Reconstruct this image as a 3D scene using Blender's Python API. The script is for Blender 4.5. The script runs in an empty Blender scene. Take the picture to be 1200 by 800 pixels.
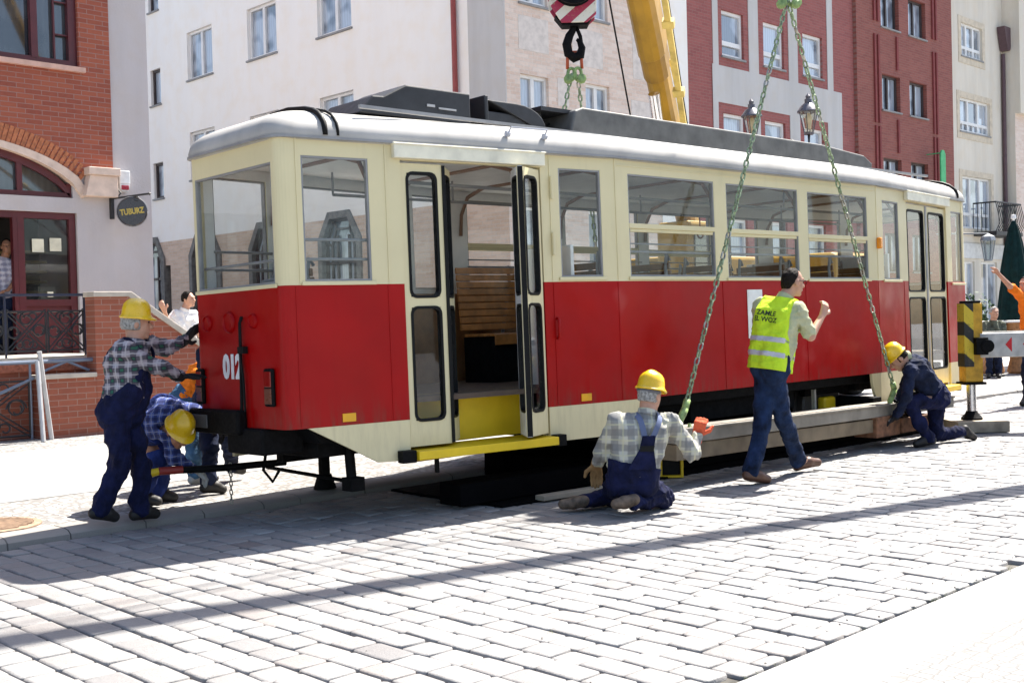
import bpy, bmesh, math, random
import numpy as np
from mathutils import Vector, Matrix
random.seed(7); RNG = np.random.default_rng(7)
R_ = math.radians
sc = bpy.context.scene
col = sc.collection

# ---------------------------------------------------------------- camera
CF, CP, CR, CY, CH = 1358.0, .0189, .0261, .7948, 1.45   # focal px (1200 wide), pitch, roll, street angle, height
cy, sy = math.cos(CY), math.sin(CY)
M0 = np.array([[sy, -cy, 0], [0, 0, -1], [cy, sy, 0.]])
cp, sp = math.cos(CP), math.sin(CP); cr, sr = math.cos(CR), math.sin(CR)
CM = np.array([[cr, sr, 0], [-sr, cr, 0], [0, 0, 1]]) @ np.array([[1, 0, 0], [0, cp, -sp], [0, sp, cp]]) @ M0
cam = bpy.data.objects.new('camera', bpy.data.cameras.new('camera')); col.objects.link(cam)
cam.data.lens = CF / 1200 * 36; cam.data.sensor_width = 36; cam.data.clip_end = 3000; cam.data.clip_start = .05
cm = Matrix.Identity(4)
for i in range(3):
    cm[i][0] = CM[0][i]; cm[i][1] = -CM[1][i]; cm[i][2] = -CM[2][i]
cm[2][3] = CH
cam.matrix_world = cm
sc.camera = cam

def at(x, y, D):            # a measured point of the photograph at distance D along the view axis
    d = CM.T @ np.array([(x - 600) / CF, (y - 400) / CF, 1.0])
    return Vector((d[0] * D, d[1] * D, d[2] * D + CH))

# ---------------------------------------------------------------- sky, sun, exposure
SUN = Vector((.66, .05, 1.0)).normalized()
w = bpy.data.worlds.new('World'); sc.world = w; w.use_nodes = True
nt = w.node_tree; bg = nt.nodes['Background']
sky = nt.nodes.new('ShaderNodeTexSky'); sky.sky_type = 'NISHITA'; sky.sun_disc = False
sky.sun_elevation = math.asin(SUN.z); sky.sun_rotation = math.atan2(SUN.x, SUN.y); sky.dust_density = 2.0; sky.air_density = 1.0
nt.links.new(sky.outputs[0], bg.inputs[0]); bg.inputs[1].default_value = .09
sl = bpy.data.lights.new('sun', 'SUN'); sl.energy = 5.0; sl.angle = R_(.5); sl.color = (1, .95, .87)
so = bpy.data.objects.new('sun', sl); col.objects.link(so); so.location = (0, 0, 40)
so.rotation_euler = SUN.to_track_quat('Z', 'Y').to_euler()
vs = sc.view_settings; vs.view_transform = 'Standard'; vs.look = 'None'; vs.exposure = 1.6; vs.gamma = 1; vs.use_curve_mapping = False
sc.cycles.max_bounces = 8; sc.cycles.transparent_max_bounces = 16; sc.cycles.use_denoising = True

# ---------------------------------------------------------------- materials
MATS = {}
class NT:
    def __init__(s, name):
        s.m = bpy.data.materials.new(name); s.m.use_nodes = True; s.t = s.m.node_tree
        s.b = s.t.nodes['Principled BSDF']; s.out = s.t.nodes['Material Output']
    def n(s, typ, **kw):
        x = s.t.nodes.new(typ)
        for k, v in kw.items():
            if k.startswith('i_'):
                key = k[2:]; key = int(key) if key.isdigit() else key.replace('_', ' ')
                x.inputs[key].default_value = v
            else: setattr(x, k, v)
        return x
    def l(s, a, b): s.t.links.new(a, b)
    def coord(s, which='Object', swz=None, rot=None):
        o = s.n('ShaderNodeTexCoord').outputs[which]
        if swz:
            sep = s.n('ShaderNodeSeparateXYZ'); s.l(o, sep.inputs[0])
            cmb = s.n('ShaderNodeCombineXYZ')
            for i, c in enumerate(swz):
                if c in 'XYZ': s.l(sep.outputs['XYZ'.index(c)], cmb.inputs[i])
            o = cmb.outputs[0]
        if rot:
            mp = s.n('ShaderNodeMapping'); mp.inputs['Rotation'].default_value = rot; s.l(o, mp.inputs[0]); o = mp.outputs[0]
        return o
    def noise(s, co, scale, detail=4, rough=.55):
        x = s.n('ShaderNodeTexNoise'); x.inputs['Scale'].default_value = scale; x.inputs['Detail'].default_value = detail; x.inputs['Roughness'].default_value = rough
        s.l(co, x.inputs['Vector']); return x.outputs['Fac']
    def ramp(s, f, stops):
        x = s.n('ShaderNodeValToRGB'); e = x.color_ramp.elements
        while len(e) < len(stops): e.new(.5)
        for el, (p, c) in zip(e, stops):
            el.position = p; el.color = (c, c, c, 1) if isinstance(c, (int, float)) else (*c, 1)
        s.l(f, x.inputs[0]); return x.outputs[0]
    def mix(s, f, a, b, typ='MIX'):
        x = s.n('ShaderNodeMix', data_type='RGBA', blend_type=typ)
        for k, v in (('Factor', f), ('A', a), ('B', b)):
            sock = [i for i in x.inputs if i.name == k and (i.type == 'VALUE' if k == 'Factor' else i.type == 'RGBA')][0]
            if hasattr(v, 'is_linked') or isinstance(v, bpy.types.NodeSocket): s.l(v, sock)
            else: sock.default_value = v if k == 'Factor' else (*v, 1)
        return [o for o in x.outputs if o.type == 'RGBA'][0]
    def math(s, op, a, b=None):
        x = s.n('ShaderNodeMath', operation=op)
        for i, v in enumerate((a, b)):
            if v is None: continue
            if isinstance(v, bpy.types.NodeSocket): s.l(v, x.inputs[i])
            else: x.inputs[i].default_value = v
        return x.outputs[0]
    def bump(s, h, strength=.3, dist=.01):
        x = s.n('ShaderNodeBump'); x.inputs['Strength'].default_value = strength; x.inputs['Distance'].default_value = dist
        s.l(h, x.inputs['Height']); s.l(x.outputs[0], s.b.inputs['Normal'])
    def base(s, c):
        if isinstance(c, bpy.types.NodeSocket): s.l(c, s.b.inputs['Base Color'])
        else: s.b.inputs['Base Color'].default_value = (*c, 1)
    def set(s, **k):
        for a, v in k.items(): s.b.inputs[a.replace('_', ' ')].default_value = v
        return s.m

def mat(name, c, rough=.6, metal=0, var=.12, scale=6, bump=0, bscale=60, coat=0, spec=.5):
    if name in MATS: return MATS[name]
    t = NT(name); co = t.coord()
    f = t.noise(co, scale, 5)
    dk = tuple(max(0, x * (1 - var * 1.6)) for x in c); lt = tuple(min(1, x * (1 + var)) for x in c)
    t.base(t.ramp(f, [(.3, dk), (.55, c), (.75, lt)]))
    r = t.ramp(t.noise(co, scale * 3, 3), [(.3, max(.02, rough - .08)), (.7, min(1, rough + .08))]); t.l(r, t.b.inputs['Roughness'])
    if bump: t.bump(t.noise(co, bscale, 4), bump, .004)
    t.set(Metallic=metal, Specular_IOR_Level=spec, Coat_Weight=coat, Coat_Roughness=.12)
    MATS[name] = t.m; return t.m

def brick(name, c1, c2, mortar, swz, bw=.25, bh=.075, ms=.012, stain=.25, rough=.85):
    if name in MATS: return MATS[name]
    t = NT(name); co = t.coord(swz=swz)
    b = t.n('ShaderNodeTexBrick'); b.offset = .5; t.l(co, b.inputs['Vector'])
    for k, v in (('Color1', (*c1, 1)), ('Color2', (*c2, 1)), ('Mortar', (*mortar, 1)), ('Scale', 1), ('Mortar Size', ms / 2), ('Mortar Smooth', .3), ('Bias', 0), ('Brick Width', bw), ('Row Height', bh)): b.inputs[k].default_value = v
    n1 = t.noise(co, 1.3, 6); n2 = t.noise(co, 14, 3)
    c = t.mix(t.ramp(n1, [(.35, 0.), (.75, stain)]), b.outputs['Color'], tuple(x * .55 for x in c1), 'MIX')
    c = t.mix(t.ramp(n2, [(.4, 0.), (.8, .35)]), c, tuple(min(1, x * 1.5) for x in c2))
    t.base(c); t.bump(t.math('ADD', t.math('MULTIPLY', b.outputs['Fac'], -1.), t.math('MULTIPLY', t.noise(co, 90, 3), .3)), .6, .008)
    MATS[name] = t.set(Roughness=rough); return t.m

def stucco(name, c, grain=70, streak=.12, bump=.35):
    if name in MATS: return MATS[name]
    t = NT(name); co = t.coord()
    mp = t.n('ShaderNodeMapping'); mp.inputs['Scale'].default_value = (1.5, 1.5, .18); t.l(co, mp.inputs[0])
    n1 = t.noise(mp.outputs[0], 1.2, 6, .65); n2 = t.noise(co, 2.2, 5)
    x = t.mix(t.ramp(n1, [(.4, 0.), (.8, 1.)]), c, tuple(v * (1 - streak * 2) for v in c))
    x = t.mix(t.ramp(n2, [(.45, 0.), (.8, .6)]), x, (c[0] * .95, c[1] * .88, c[2] * .78))
    t.base(x); t.bump(t.noise(co, grain, 3), bump, .006)
    MATS[name] = t.set(Roughness=.9); return t.m

def glass(name, tint=(.93, .95, .95), rough=.0, refl=1.0, dirt_=(.01, .05)):
    if name in MATS: return MATS[name]
    t = NT(name); t.t.nodes.remove(t.b)
    tr = t.n('ShaderNodeBsdfTransparent'); tr.inputs[0].default_value = (*tint, 1)
    gl = t.n('ShaderNodeBsdfGlossy'); gl.inputs[0].default_value = (.95, .97, 1, 1); gl.inputs['Roughness'].default_value = rough
    lw = t.n('ShaderNodeLayerWeight'); lw.inputs[0].default_value = .5; frs = t.math('ADD', t.math('MULTIPLY', t.math('POWER', lw.outputs['Facing'], 5.0), .96), .025)
    dirt = t.n('ShaderNodeBsdfDiffuse'); dirt.inputs[0].default_value = (.6, .6, .58, 1)
    co = t.coord(); m0 = t.n('ShaderNodeMixShader'); t.l(t.ramp(t.noise(co, 3, 5), [(.4, dirt_[0]), (.8, dirt_[1])]), m0.inputs[0]); t.l(tr.outputs[0], m0.inputs[1]); t.l(dirt.outputs[0], m0.inputs[2])
    m1 = t.n('ShaderNodeMixShader'); t.l(t.math('MULTIPLY', frs, refl), m1.inputs[0]); t.l(m0.outputs[0], m1.inputs[1]); t.l(gl.outputs[0], m1.inputs[2])
    t.l(m1.outputs[0], t.out.inputs[0]); MATS[name] = t.m; return t.m

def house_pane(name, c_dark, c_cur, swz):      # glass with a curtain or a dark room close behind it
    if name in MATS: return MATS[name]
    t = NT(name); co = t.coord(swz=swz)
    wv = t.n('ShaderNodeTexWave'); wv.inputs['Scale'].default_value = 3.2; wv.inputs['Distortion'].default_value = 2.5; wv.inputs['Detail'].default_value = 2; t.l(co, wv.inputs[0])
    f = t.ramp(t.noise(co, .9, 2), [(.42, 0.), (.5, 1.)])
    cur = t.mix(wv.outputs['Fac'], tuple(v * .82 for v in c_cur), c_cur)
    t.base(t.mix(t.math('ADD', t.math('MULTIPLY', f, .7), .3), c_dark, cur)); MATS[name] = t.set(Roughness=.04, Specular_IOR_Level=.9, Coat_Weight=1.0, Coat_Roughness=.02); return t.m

def plaid(name, base, dark, light, f=14, ang=.6, acc=None):
    if name in MATS: return MATS[name]
    t = NT(name); co = t.coord(rot=(0, 0, ang)); sep = t.n('ShaderNodeSeparateXYZ'); t.l(co, sep.inputs[0])
    def stripe(s_, k, lo, hi, ph=0):
        v = t.math('FRACT', t.math('ADD', t.math('MULTIPLY', s_, k), ph)); return t.ramp(v, [(0, 0.), (lo, 0.), (lo + .06, 1.), (hi, 1.), (min(1, hi + .06), 0.)])
    u = t.math('ADD', sep.outputs[0], t.math('MULTIPLY', t.noise(co, 7, 2), .03)); z = t.math('ADD', sep.outputs[2], t.math('MULTIPLY', t.noise(co, 6, 2), .03))
    a, b = stripe(u, f, .35, .8), stripe(z, f, .35, .8)
    c = t.mix(t.math('MULTIPLY', a, .7), base, dark); c = t.mix(t.math('MULTIPLY', b, .7), c, dark)
    l1, l2 = stripe(u, f, .02, .12), stripe(z, f, .02, .12)
    c = t.mix(t.math('MULTIPLY', t.math('MAXIMUM', l1, l2), .7), c, light)
    if acc: c = t.mix(t.math('MULTIPLY', t.math('MULTIPLY', stripe(u, f, .45, .7), stripe(z, f, .45, .7)), .7), c, acc)
    t.base(c); t.bump(t.noise(co, 60, 3), .25, .004); MATS[name] = t.set(Roughness=.9, Specular_IOR_Level=.2); return t.m

def cloth(name, c, var=.25):
    if name in MATS: return MATS[name]
    m = mat(name, c, .9, var=var, scale=9, spec=.2); nt_ = m.node_tree; b_ = nt_.nodes['Principled BSDF']; tc = nt_.nodes.new('ShaderNodeTexCoord'); prev = None
    for sc_, st, di, de in ((7, .7, .03, 3), (22, .6, .012, 3), (160, .3, .003, 2)):      # folds, creases, weave
        mp = nt_.nodes.new('ShaderNodeMapping'); mp.inputs['Scale'].default_value = (1.3, 1.3, .8); mp.inputs['Rotation'].default_value = (.4, .3, .2)
        no = nt_.nodes.new('ShaderNodeTexNoise'); no.inputs['Scale'].default_value = sc_; no.inputs['Detail'].default_value = de; no.inputs['Distortion'].default_value = .8
        bu = nt_.nodes.new('ShaderNodeBump'); bu.inputs['Strength'].default_value = st; bu.inputs['Distance'].default_value = di
        nt_.links.new(tc.outputs['Object'], mp.inputs[0]); nt_.links.new(mp.outputs[0], no.inputs['Vector']); nt_.links.new(no.outputs['Fac'], bu.inputs['Height'])
        if prev: nt_.links.new(prev.outputs[0], bu.inputs['Normal'])
        prev = bu
    nt_.links.new(prev.outputs[0], b_.inputs['Normal']); return m

# ---------------------------------------------------------------- mesh builder
ORG = {}
class MB:
    def __init__(s): s.v = []; s.f = []; s.mi = []; s.cur = 0
    def add(s, vs, fs):
        o = len(s.v); s.v += [tuple(v) for v in vs]; s.f += [tuple(i + o for i in f) for f in fs]; s.mi += [s.cur] * len(fs); return s
    def box(s, a, b, M=None):
        x0, y0, z0 = a; x1, y1, z1 = b
        if x0 > x1: x0, x1 = x1, x0
        if y0 > y1: y0, y1 = y1, y0
        if z0 > z1: z0, z1 = z1, z0
        vs = [(x0, y0, z0), (x1, y0, z0), (x1, y1, z0), (x0, y1, z0), (x0, y0, z1), (x1, y0, z1), (x1, y1, z1), (x0, y1, z1)]
        if M: vs = [M(*v) for v in vs]
        return s.add(vs, [(0, 3, 2, 1), (4, 5, 6, 7), (0, 1, 5, 4), (1, 2, 6, 5), (2, 3, 7, 6), (3, 0, 4, 7)])
    def obox(s, c, ax, ay, az):     # oriented box from centre and half-axis vectors
        c, ax, ay, az = map(Vector, (c, ax, ay, az))
        return s.box((-1, -1, -1), (1, 1, 1), lambda x, y, z: c + ax * x + ay * y + az * z)
    def beam(s, p, q, w, h, up=(0, 0, 1)):
        p, q = Vector(p), Vector(q); d = (q - p); n = d.normalized(); up = Vector(up)
        r = n.cross(up)
        if r.length < 1e-4: r = n.cross(Vector((1, 0, 0)))
        r.normalize(); u = r.cross(n).normalized()
        return s.obox((p + q) / 2, d / 2, r * w / 2, u * h / 2)
    def tube(s, pts, r, n=8, cap=True):
        pts = [Vector(p) for p in pts]; k = len(pts); rs = r if isinstance(r, (list, tuple)) else [r] * k
        vs = []; fs = []; pu = None
        for i, p in enumerate(pts):
            d = (pts[min(i + 1, k - 1)] - pts[max(i - 1, 0)]).normalized()
            if pu is None:
                pu = d.cross(Vector((0, 0, 1)))
                if pu.length < .05: pu = d.cross(Vector((1, 0, 0)))
            pu = (pu - d * pu.dot(d)).normalized(); pv = d.cross(pu)
            for j in range(n):
                a = 2 * math.pi * j / n; vs.append(p + (pu * math.cos(a) + pv * math.sin(a)) * rs[i])
        for i in range(k - 1):
            for j in range(n):
                fs.append((i * n + j, i * n + (j + 1) % n, (i + 1) * n + (j + 1) % n, (i + 1) * n + j))
        if cap: fs += [tuple(range(n - 1, -1, -1)), tuple(range((k - 1) * n, k * n))]
        return s.add(vs, fs)
    def lathe(s, c, prof, n=20, axis=None, x=None):
        c = Vector(c); az = Vector(axis or (0, 0, 1)).normalized(); ax = Vector(x) if x else az.orthogonal(); ax = (ax - az * ax.dot(az)).normalized(); ay = az.cross(ax)
        vs = []; fs = []; k = len(prof)
        for r, z in prof:
            for j in range(n):
                a = 2 * math.pi * j / n; vs.append(c + az * z + (ax * math.cos(a) + ay * math.sin(a)) * r)
        for i in range(k - 1):
            for j in range(n): fs.append((i * n + j, i * n + (j + 1) % n, (i + 1) * n + (j + 1) % n, (i + 1) * n + j))
        fs += [tuple(range(n - 1, -1, -1)), tuple(range((k - 1) * n, k * n))]
        return s.add(vs, fs)
    def prism(s, poly, M, d0, d1):      # poly of (u,v); M(u,v,w)
        n = len(poly); vs = [M(u, v, d0) for u, v in poly] + [M(u, v, d1) for u, v in poly]
        return s.add(vs, [tuple(range(n)), tuple(range(2 * n - 1, n - 1, -1))] + [(i, n + i, n + (i + 1) % n, (i + 1) % n)[::-1] for i in range(n)])
    def ringprism(s, outer, inner, M, d0, d1):   # frame between two polygons of the same count
        n = len(outer); vs = [M(*p, d0) for p in outer] + [M(*p, d0) for p in inner] + [M(*p, d1) for p in outer] + [M(*p, d1) for p in inner]; fs = []
        for i in range(n):
            j = (i + 1) % n
            fs += [(i, j, n + j, n + i), (2 * n + j, 2 * n + i, 3 * n + i, 3 * n + j), (j, i, 2 * n + i, 2 * n + j), (n + i, n + j, 3 * n + j, 3 * n + i)]
        return s.add(vs, fs)
    def build(s, name, m, parent=None, smooth=False, bevel=0, seg=2, local=False, sub=0, auto=None):
        org = Vector((0, 0, 0)) if (parent is None or local) else ORG.get(parent.name, Vector((0, 0, 0)))
        me = bpy.data.meshes.new(name)
        me.from_pydata([tuple(Vector(v) - org) for v in s.v], [], s.f)
        for mm in (m if isinstance(m, (list, tuple)) else [m]): me.materials.append(mm)
        if any(s.mi): me.polygons.foreach_set('material_index', s.mi)
        bm = bmesh.new(); bm.from_mesh(me); bmesh.ops.recalc_face_normals(bm, faces=bm.faces); bm.to_mesh(me); bm.free()
        o = bpy.data.objects.new(name, me); col.objects.link(o)
        if parent: o.parent = parent
        ORG[o.name] = org
        if smooth:
            me.polygons.foreach_set('use_smooth', [True] * len(me.polygons))
            if auto: me.set_sharp_from_angle(angle=R_(auto))
        if bevel:
            b = o.modifiers.new('bevel', 'BEVEL'); b.width = bevel; b.segments = seg; b.limit_method = 'ANGLE'; b.angle_limit = R_(40)
        if sub: b = o.modifiers.new('sub', 'SUBSURF'); b.levels = sub; b.render_levels = sub
        return o

def tag(o, label=None, cat=None, group=None, kind=None):
    if label: o['label'] = label
    if cat: o['category'] = cat
    if group: o['group'] = group
    if kind: o['kind'] = kind
    return o
def thing(name, label, cat, loc=(0, 0, 0), group=None):
    o = bpy.data.objects.new(name, None); col.objects.link(o); o.empty_display_size = .2
    o.location = loc; ORG[o.name] = Vector(loc); tag(o, label, cat, group); return o
def copy_tree(o, parent=None):
    c = o.copy(); col.objects.link(c); ORG[c.name] = ORG.get(o.name, Vector())
    if parent: c.parent = parent
    for ch in list(o.children): copy_tree(ch, c)
    return c
def map3(O, U, V, N): 
    O, U, V, N = Vector(O), Vector(U), Vector(V), Vector(N)
    return lambda u, v, w: O + U * u + V * v - N * w          # w goes into the wall
def gridwall(mb, M, us, vs_, holes, depth, thick=None):
    """wall sheet with openings; reveals 'depth' deep; a back sheet when thick"""
    U = sorted(set(us) | {h[0] for h in holes} | {h[2] for h in holes}); V = sorted(set(vs_) | {h[1] for h in holes} | {h[3] for h in holes})
    U = [u for u in U if us[0] - 1e-6 <= u <= us[-1] + 1e-6]; V = [v for v in V if vs_[0] - 1e-6 <= v <= vs_[-1] + 1e-6]
    def hole(i, j):
        if i < 0 or j < 0 or i >= len(U) - 1 or j >= len(V) - 1: return None
        u, v = (U[i] + U[i + 1]) / 2, (V[j] + V[j + 1]) / 2
        return any(h[0] < u < h[2] and h[1] < v < h[3] for h in holes)
    for i in range(len(U) - 1):
        for j in range(len(V) - 1):
            if hole(i, j): continue
            u0, u1, v0, v1 = U[i], U[i + 1], V[j], V[j + 1]
            mb.add([M(u0, v0, 0), M(u1, v0, 0), M(u1, v1, 0), M(u0, v1, 0)], [(0, 1, 2, 3)])
            if thick: mb.cur = 1
            if thick: mb.add([M(u0, v0, thick), M(u1, v0, thick), M(u1, v1, thick), M(u0, v1, thick)], [(3, 2, 1, 0)])
            mb.cur = 0
            for (di, dj, a, b) in ((-1, 0, (u0, v0), (u0, v1)), (1, 0, (u1, v1), (u1, v0)), (0, -1, (u1, v0), (u0, v0)), (0, 1, (u0, v1), (u1, v1))):
                hh = hole(i + di, j + dj)
                if hh or (hh is None and thick):
                    d = thick if thick else depth
                    mb.add([M(*a, 0), M(*b, 0), M(*b, d), M(*a, d)], [(0, 1, 2, 3)])
def rrect(u0, v0, u1, v1, r, n=4):
    out = []
    for cx, cy_, a0 in ((u1 - r, v1 - r, 0), (u0 + r, v1 - r, 90), (u0 + r, v0 + r, 180), (u1 - r, v0 + r, 270)):
        for k in range(n + 1):
            a = R_(a0 + 90 * k / n); out.append((cx + r * math.cos(a), cy_ + r * math.sin(a)))
    return out
def text_mesh(name, body, size, M4, m, parent, extrude=.002, bold=0, sx=1):
    cu = bpy.data.curves.new(name, 'FONT'); cu.body = body; cu.size = size; cu.extrude = extrude; cu.offset = bold; cu.align_x = 'CENTER'; cu.align_y = 'CENTER'; cu.resolution_u = 3; cu.space_line = .95
    to = bpy.data.objects.new('t', cu); col.objects.link(to); dg = bpy.context.evaluated_depsgraph_get()
    me = bpy.data.meshes.new_from_object(to.evaluated_get(dg)); bpy.data.objects.remove(to); me.name = name
    me.transform(Matrix.Diagonal((sx, 1, 1, 1))); me.transform(M4); me.materials.clear(); me.materials.append(m)
    o = bpy.data.objects.new(name, me); col.objects.link(o); o.parent = parent; ORG[o.name] = ORG.get(parent.name, Vector()); return o

# ---------------------------------------------------------------- smooth bodies: signed distance fields meshed with surface nets
def smesh(prims, res=.009, k=.025, wr=0, wf=30, seed=1, cuts=()):
    P = []
    for p in prims:
        if p[0] == 'c': a, b = np.array(p[1], float), np.array(p[2], float); r = max(p[3], p[4]); P.append((np.minimum(a, b) - r, np.maximum(a, b) + r))
        else: c = np.array(p[1], float); r = max(p[3]); P.append((c - r, c + r))
    lo = np.min([a for a, b in P], 0) - .04; hi = np.max([b for a, b in P], 0) + .04
    N = np.ceil((hi - lo) / res).astype(int) + 2
    F = np.full(N, .2, np.float32); pad = .05
    ax = [lo[i] + np.arange(N[i]) * res for i in range(3)]
    for p, (a, b) in zip(prims, P):
        i0 = np.maximum(0, ((a - pad - lo) / res).astype(int)); i1 = np.minimum(N, ((b + pad - lo) / res).astype(int) + 2)
        X, Y, Z = np.meshgrid(ax[0][i0[0]:i1[0]], ax[1][i0[1]:i1[1]], ax[2][i0[2]:i1[2]], indexing='ij')
        if p[0] == 'c':
            A, B = np.array(p[1], float), np.array(p[2], float); d = B - A; L2 = d @ d + 1e-12
            t = np.clip(((X - A[0]) * d[0] + (Y - A[1]) * d[1] + (Z - A[2]) * d[2]) / L2, 0, 1)
            D = np.sqrt((X - A[0] - t * d[0]) ** 2 + (Y - A[1] - t * d[1]) ** 2 + (Z - A[2] - t * d[2]) ** 2) - (p[3] + (p[4] - p[3]) * t)
        else:
            c = np.array(p[1], float); Rm = np.array(p[2], float); r = p[3]
            q = [((X - c[0]) * Rm[i][0] + (Y - c[1]) * Rm[i][1] + (Z - c[2]) * Rm[i][2]) for i in range(3)]
            k0 = np.sqrt(sum((q[i] / r[i]) ** 2 for i in range(3))) + 1e-9; k1 = np.sqrt(sum((q[i] / r[i] ** 2) ** 2 for i in range(3))) + 1e-9
            D = k0 * (k0 - 1) / k1
        S = F[i0[0]:i1[0], i0[1]:i1[1], i0[2]:i1[2]]
        h = np.clip(.5 + .5 * (S - D) / k, 0, 1); F[i0[0]:i1[0], i0[1]:i1[1], i0[2]:i1[2]] = S * (1 - h) + D * h - k * h * (1 - h)
    X, Y, Z = np.meshgrid(*ax, indexing='ij')
    if wr:
        rg = np.random.default_rng(seed); W = np.zeros(N, np.float32)
        for i in range(7):
            d = rg.normal(size=3); d[2] *= 1.3; d /= np.linalg.norm(d); d2 = rg.normal(size=3) * wf * .35; ph = rg.uniform(0, 6, 2)
            q_ = np.sin((X * d[0] + Y * d[1] + Z * d[2]) * wf * rg.uniform(.5, 1.5) + ph[0] + 1.5 * np.sin(X * d2[0] + Y * d2[1] + Z * d2[2] + ph[1])); W += (1.83 - 2.4 * np.sqrt(np.abs(q_))) if i % 2 else q_
        F = F - wr * W / 2.6
    for cu_ in cuts:
        c, n = cu_[:2]; pl_ = (X - c[0]) * n[0] + (Y - c[1]) * n[1] + (Z - c[2]) * n[2]
        if len(cu_) > 2: pl_ = np.minimum(pl_, cu_[2] - np.sqrt((X - c[0]) ** 2 + (Y - c[1]) ** 2 + (Z - c[2]) ** 2))
        F = np.maximum(F, pl_)
    ins = F < 0; idx = -np.ones(np.array(N) - 1, int)
    cnt = sum(ins[dx:N[0] - 1 + dx, dy:N[1] - 1 + dy, dz:N[2] - 1 + dz].astype(int) for dx in (0, 1) for dy in (0, 1) for dz in (0, 1))
    act = np.argwhere((cnt > 0) & (cnt < 8)); idx[act[:, 0], act[:, 1], act[:, 2]] = np.arange(len(act))
    acc = np.zeros((len(act), 3)); num = np.zeros(len(act)); cs = [(x, y, z) for x in (0, 1) for y in (0, 1) for z in (0, 1)]
    for i in range(8):
        for j in range(i + 1, 8):
            if sum(abs(cs[i][q] - cs[j][q]) for q in range(3)) != 1: continue
            fa = F[act[:, 0] + cs[i][0], act[:, 1] + cs[i][1], act[:, 2] + cs[i][2]]; fb = F[act[:, 0] + cs[j][0], act[:, 1] + cs[j][1], act[:, 2] + cs[j][2]]
            m = (fa < 0) != (fb < 0); t = np.where(m, fa / np.where(m, fa - fb, 1), 0)
            pt = np.array(cs[i]) + (np.array(cs[j]) - np.array(cs[i])) * t[:, None]; acc += np.where(m[:, None], pt, 0); num += m
    V = lo + (act + acc / num[:, None]) * res
    Q = []
    for axis in range(3):
        s0 = [slice(1, N[i] - 1) for i in range(3)]; s1 = list(s0); s0[axis] = slice(0, N[axis] - 1); s1[axis] = slice(1, N[axis])
        A = ins[tuple(s0)]; B = ins[tuple(s1)]; e = np.argwhere(A != B); off = [1, 1, 1]; off[axis] = 0; e = e + off
        if not len(e): continue
        fl = ins[e[:, 0], e[:, 1], e[:, 2]]; b1, b2 = [(axis + 1) % 3, (axis + 2) % 3]
        def g(da, db):
            q = e.copy(); q[:, b1] -= da; q[:, b2] -= db; return idx[q[:, 0], q[:, 1], q[:, 2]]
        q = np.stack([g(0, 0), g(1, 0), g(1, 1), g(0, 1)], 1); q[~fl] = q[~fl][:, ::-1]; Q.append(q)
    return V, np.concatenate(Q)
def smooth_obj(name, VQ, m, parent):
    V, Q = VQ; org = ORG.get(parent.name, Vector()); me = bpy.data.meshes.new(name)
    me.from_pydata((V - np.array(org)).tolist(), [], Q.tolist()); me.materials.append(m)
    me.polygons.foreach_set('use_smooth', [True] * len(me.polygons))
    o = bpy.data.objects.new(name, me); col.objects.link(o); o.parent = parent; ORG[o.name] = org; return o
# ================================================================ GROUND
KY, KH = 7.95, .06
def struct(o): o['kind'] = 'structure'; return o
def sheet(name, x0, y0, x1, y1, z, m):
    return struct(MB().add([(x0, y0, z), (x1, y0, z), (x1, y1, z), (x0, y1, z)], [(0, 1, 2, 3)]).build(name, m))
def m_mosaic(name, c, scale, joint):
    t = NT(name); co = t.coord()
    v = t.n('ShaderNodeTexVoronoi', feature='DISTANCE_TO_EDGE'); v.inputs['Scale'].default_value = scale; v.inputs['Randomness'].default_value = .38; t.l(co, v.inputs['Vector'])
    v2 = t.n('ShaderNodeTexVoronoi'); v2.inputs['Scale'].default_value = scale; v2.inputs['Randomness'].default_value = .38; t.l(co, v2.inputs['Vector'])
    sp_ = t.n('ShaderNodeSeparateColor'); t.l(v2.outputs['Color'], sp_.inputs[0])
    stone = t.mix(sp_.outputs[0], tuple(x * .82 for x in c), tuple(min(1, x * 1.1) for x in c))
    stone = t.mix(t.ramp(t.noise(co, .8, 5), [(.35, 0.), (.75, .4)]), stone, tuple(x * .7 for x in c))
    e = t.ramp(v.outputs['Distance'], [(.03, 0.), (.12, 1.)])
    t.base(t.mix(e, joint, stone)); t.bump(e, .5, .012); return t.set(Roughness=.85)
def m_slab(name, c, bw, bh, swz='XY', joint=.35, ms=.006):
    t = NT(name); co = t.coord(swz=swz)
    b = t.n('ShaderNodeTexBrick'); b.offset = .5; t.l(co, b.inputs['Vector'])
    for k, v in (('Color1', (*c, 1)), ('Color2', (*[x * .93 for x in c], 1)), ('Mortar', (*[x * joint for x in c], 1)), ('Scale', 1), ('Mortar Size', ms), ('Mortar Smooth', .2), ('Bias', 0), ('Brick Width', bw), ('Row Height', bh)): b.inputs[k].default_value = v
    x = t.mix(t.ramp(t.noise(co, 1.1, 6), [(.4, 0.), (.8, .5)]), b.outputs['Color'], tuple(v * .72 for v in c))
    x = t.mix(t.ramp(t.noise(co, 240, 2), [(.45, 0.), (.7, .3)]), x, tuple(v * .6 for v in c))
    t.base(x); t.bump(t.math('MULTIPLY', b.outputs['Fac'], -1.), .5, .006); return t.set(Roughness=.8)
m_bed = mat('joint_sand', (.10, .092, .08), .95, var=.4, scale=12, bump=.6, bscale=90)
m_earth = mat('far_ground', (.33, .32, .31), .9, var=.2, scale=2)
m_walk_mosaic = m_mosaic('mosaic_setts', (.34, .335, .325), 13, (.16, .15, .14))
m_near_mosaic = m_mosaic('near_mosaic', (.27, .265, .26), 14.5, (.165, .16, .152))
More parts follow.
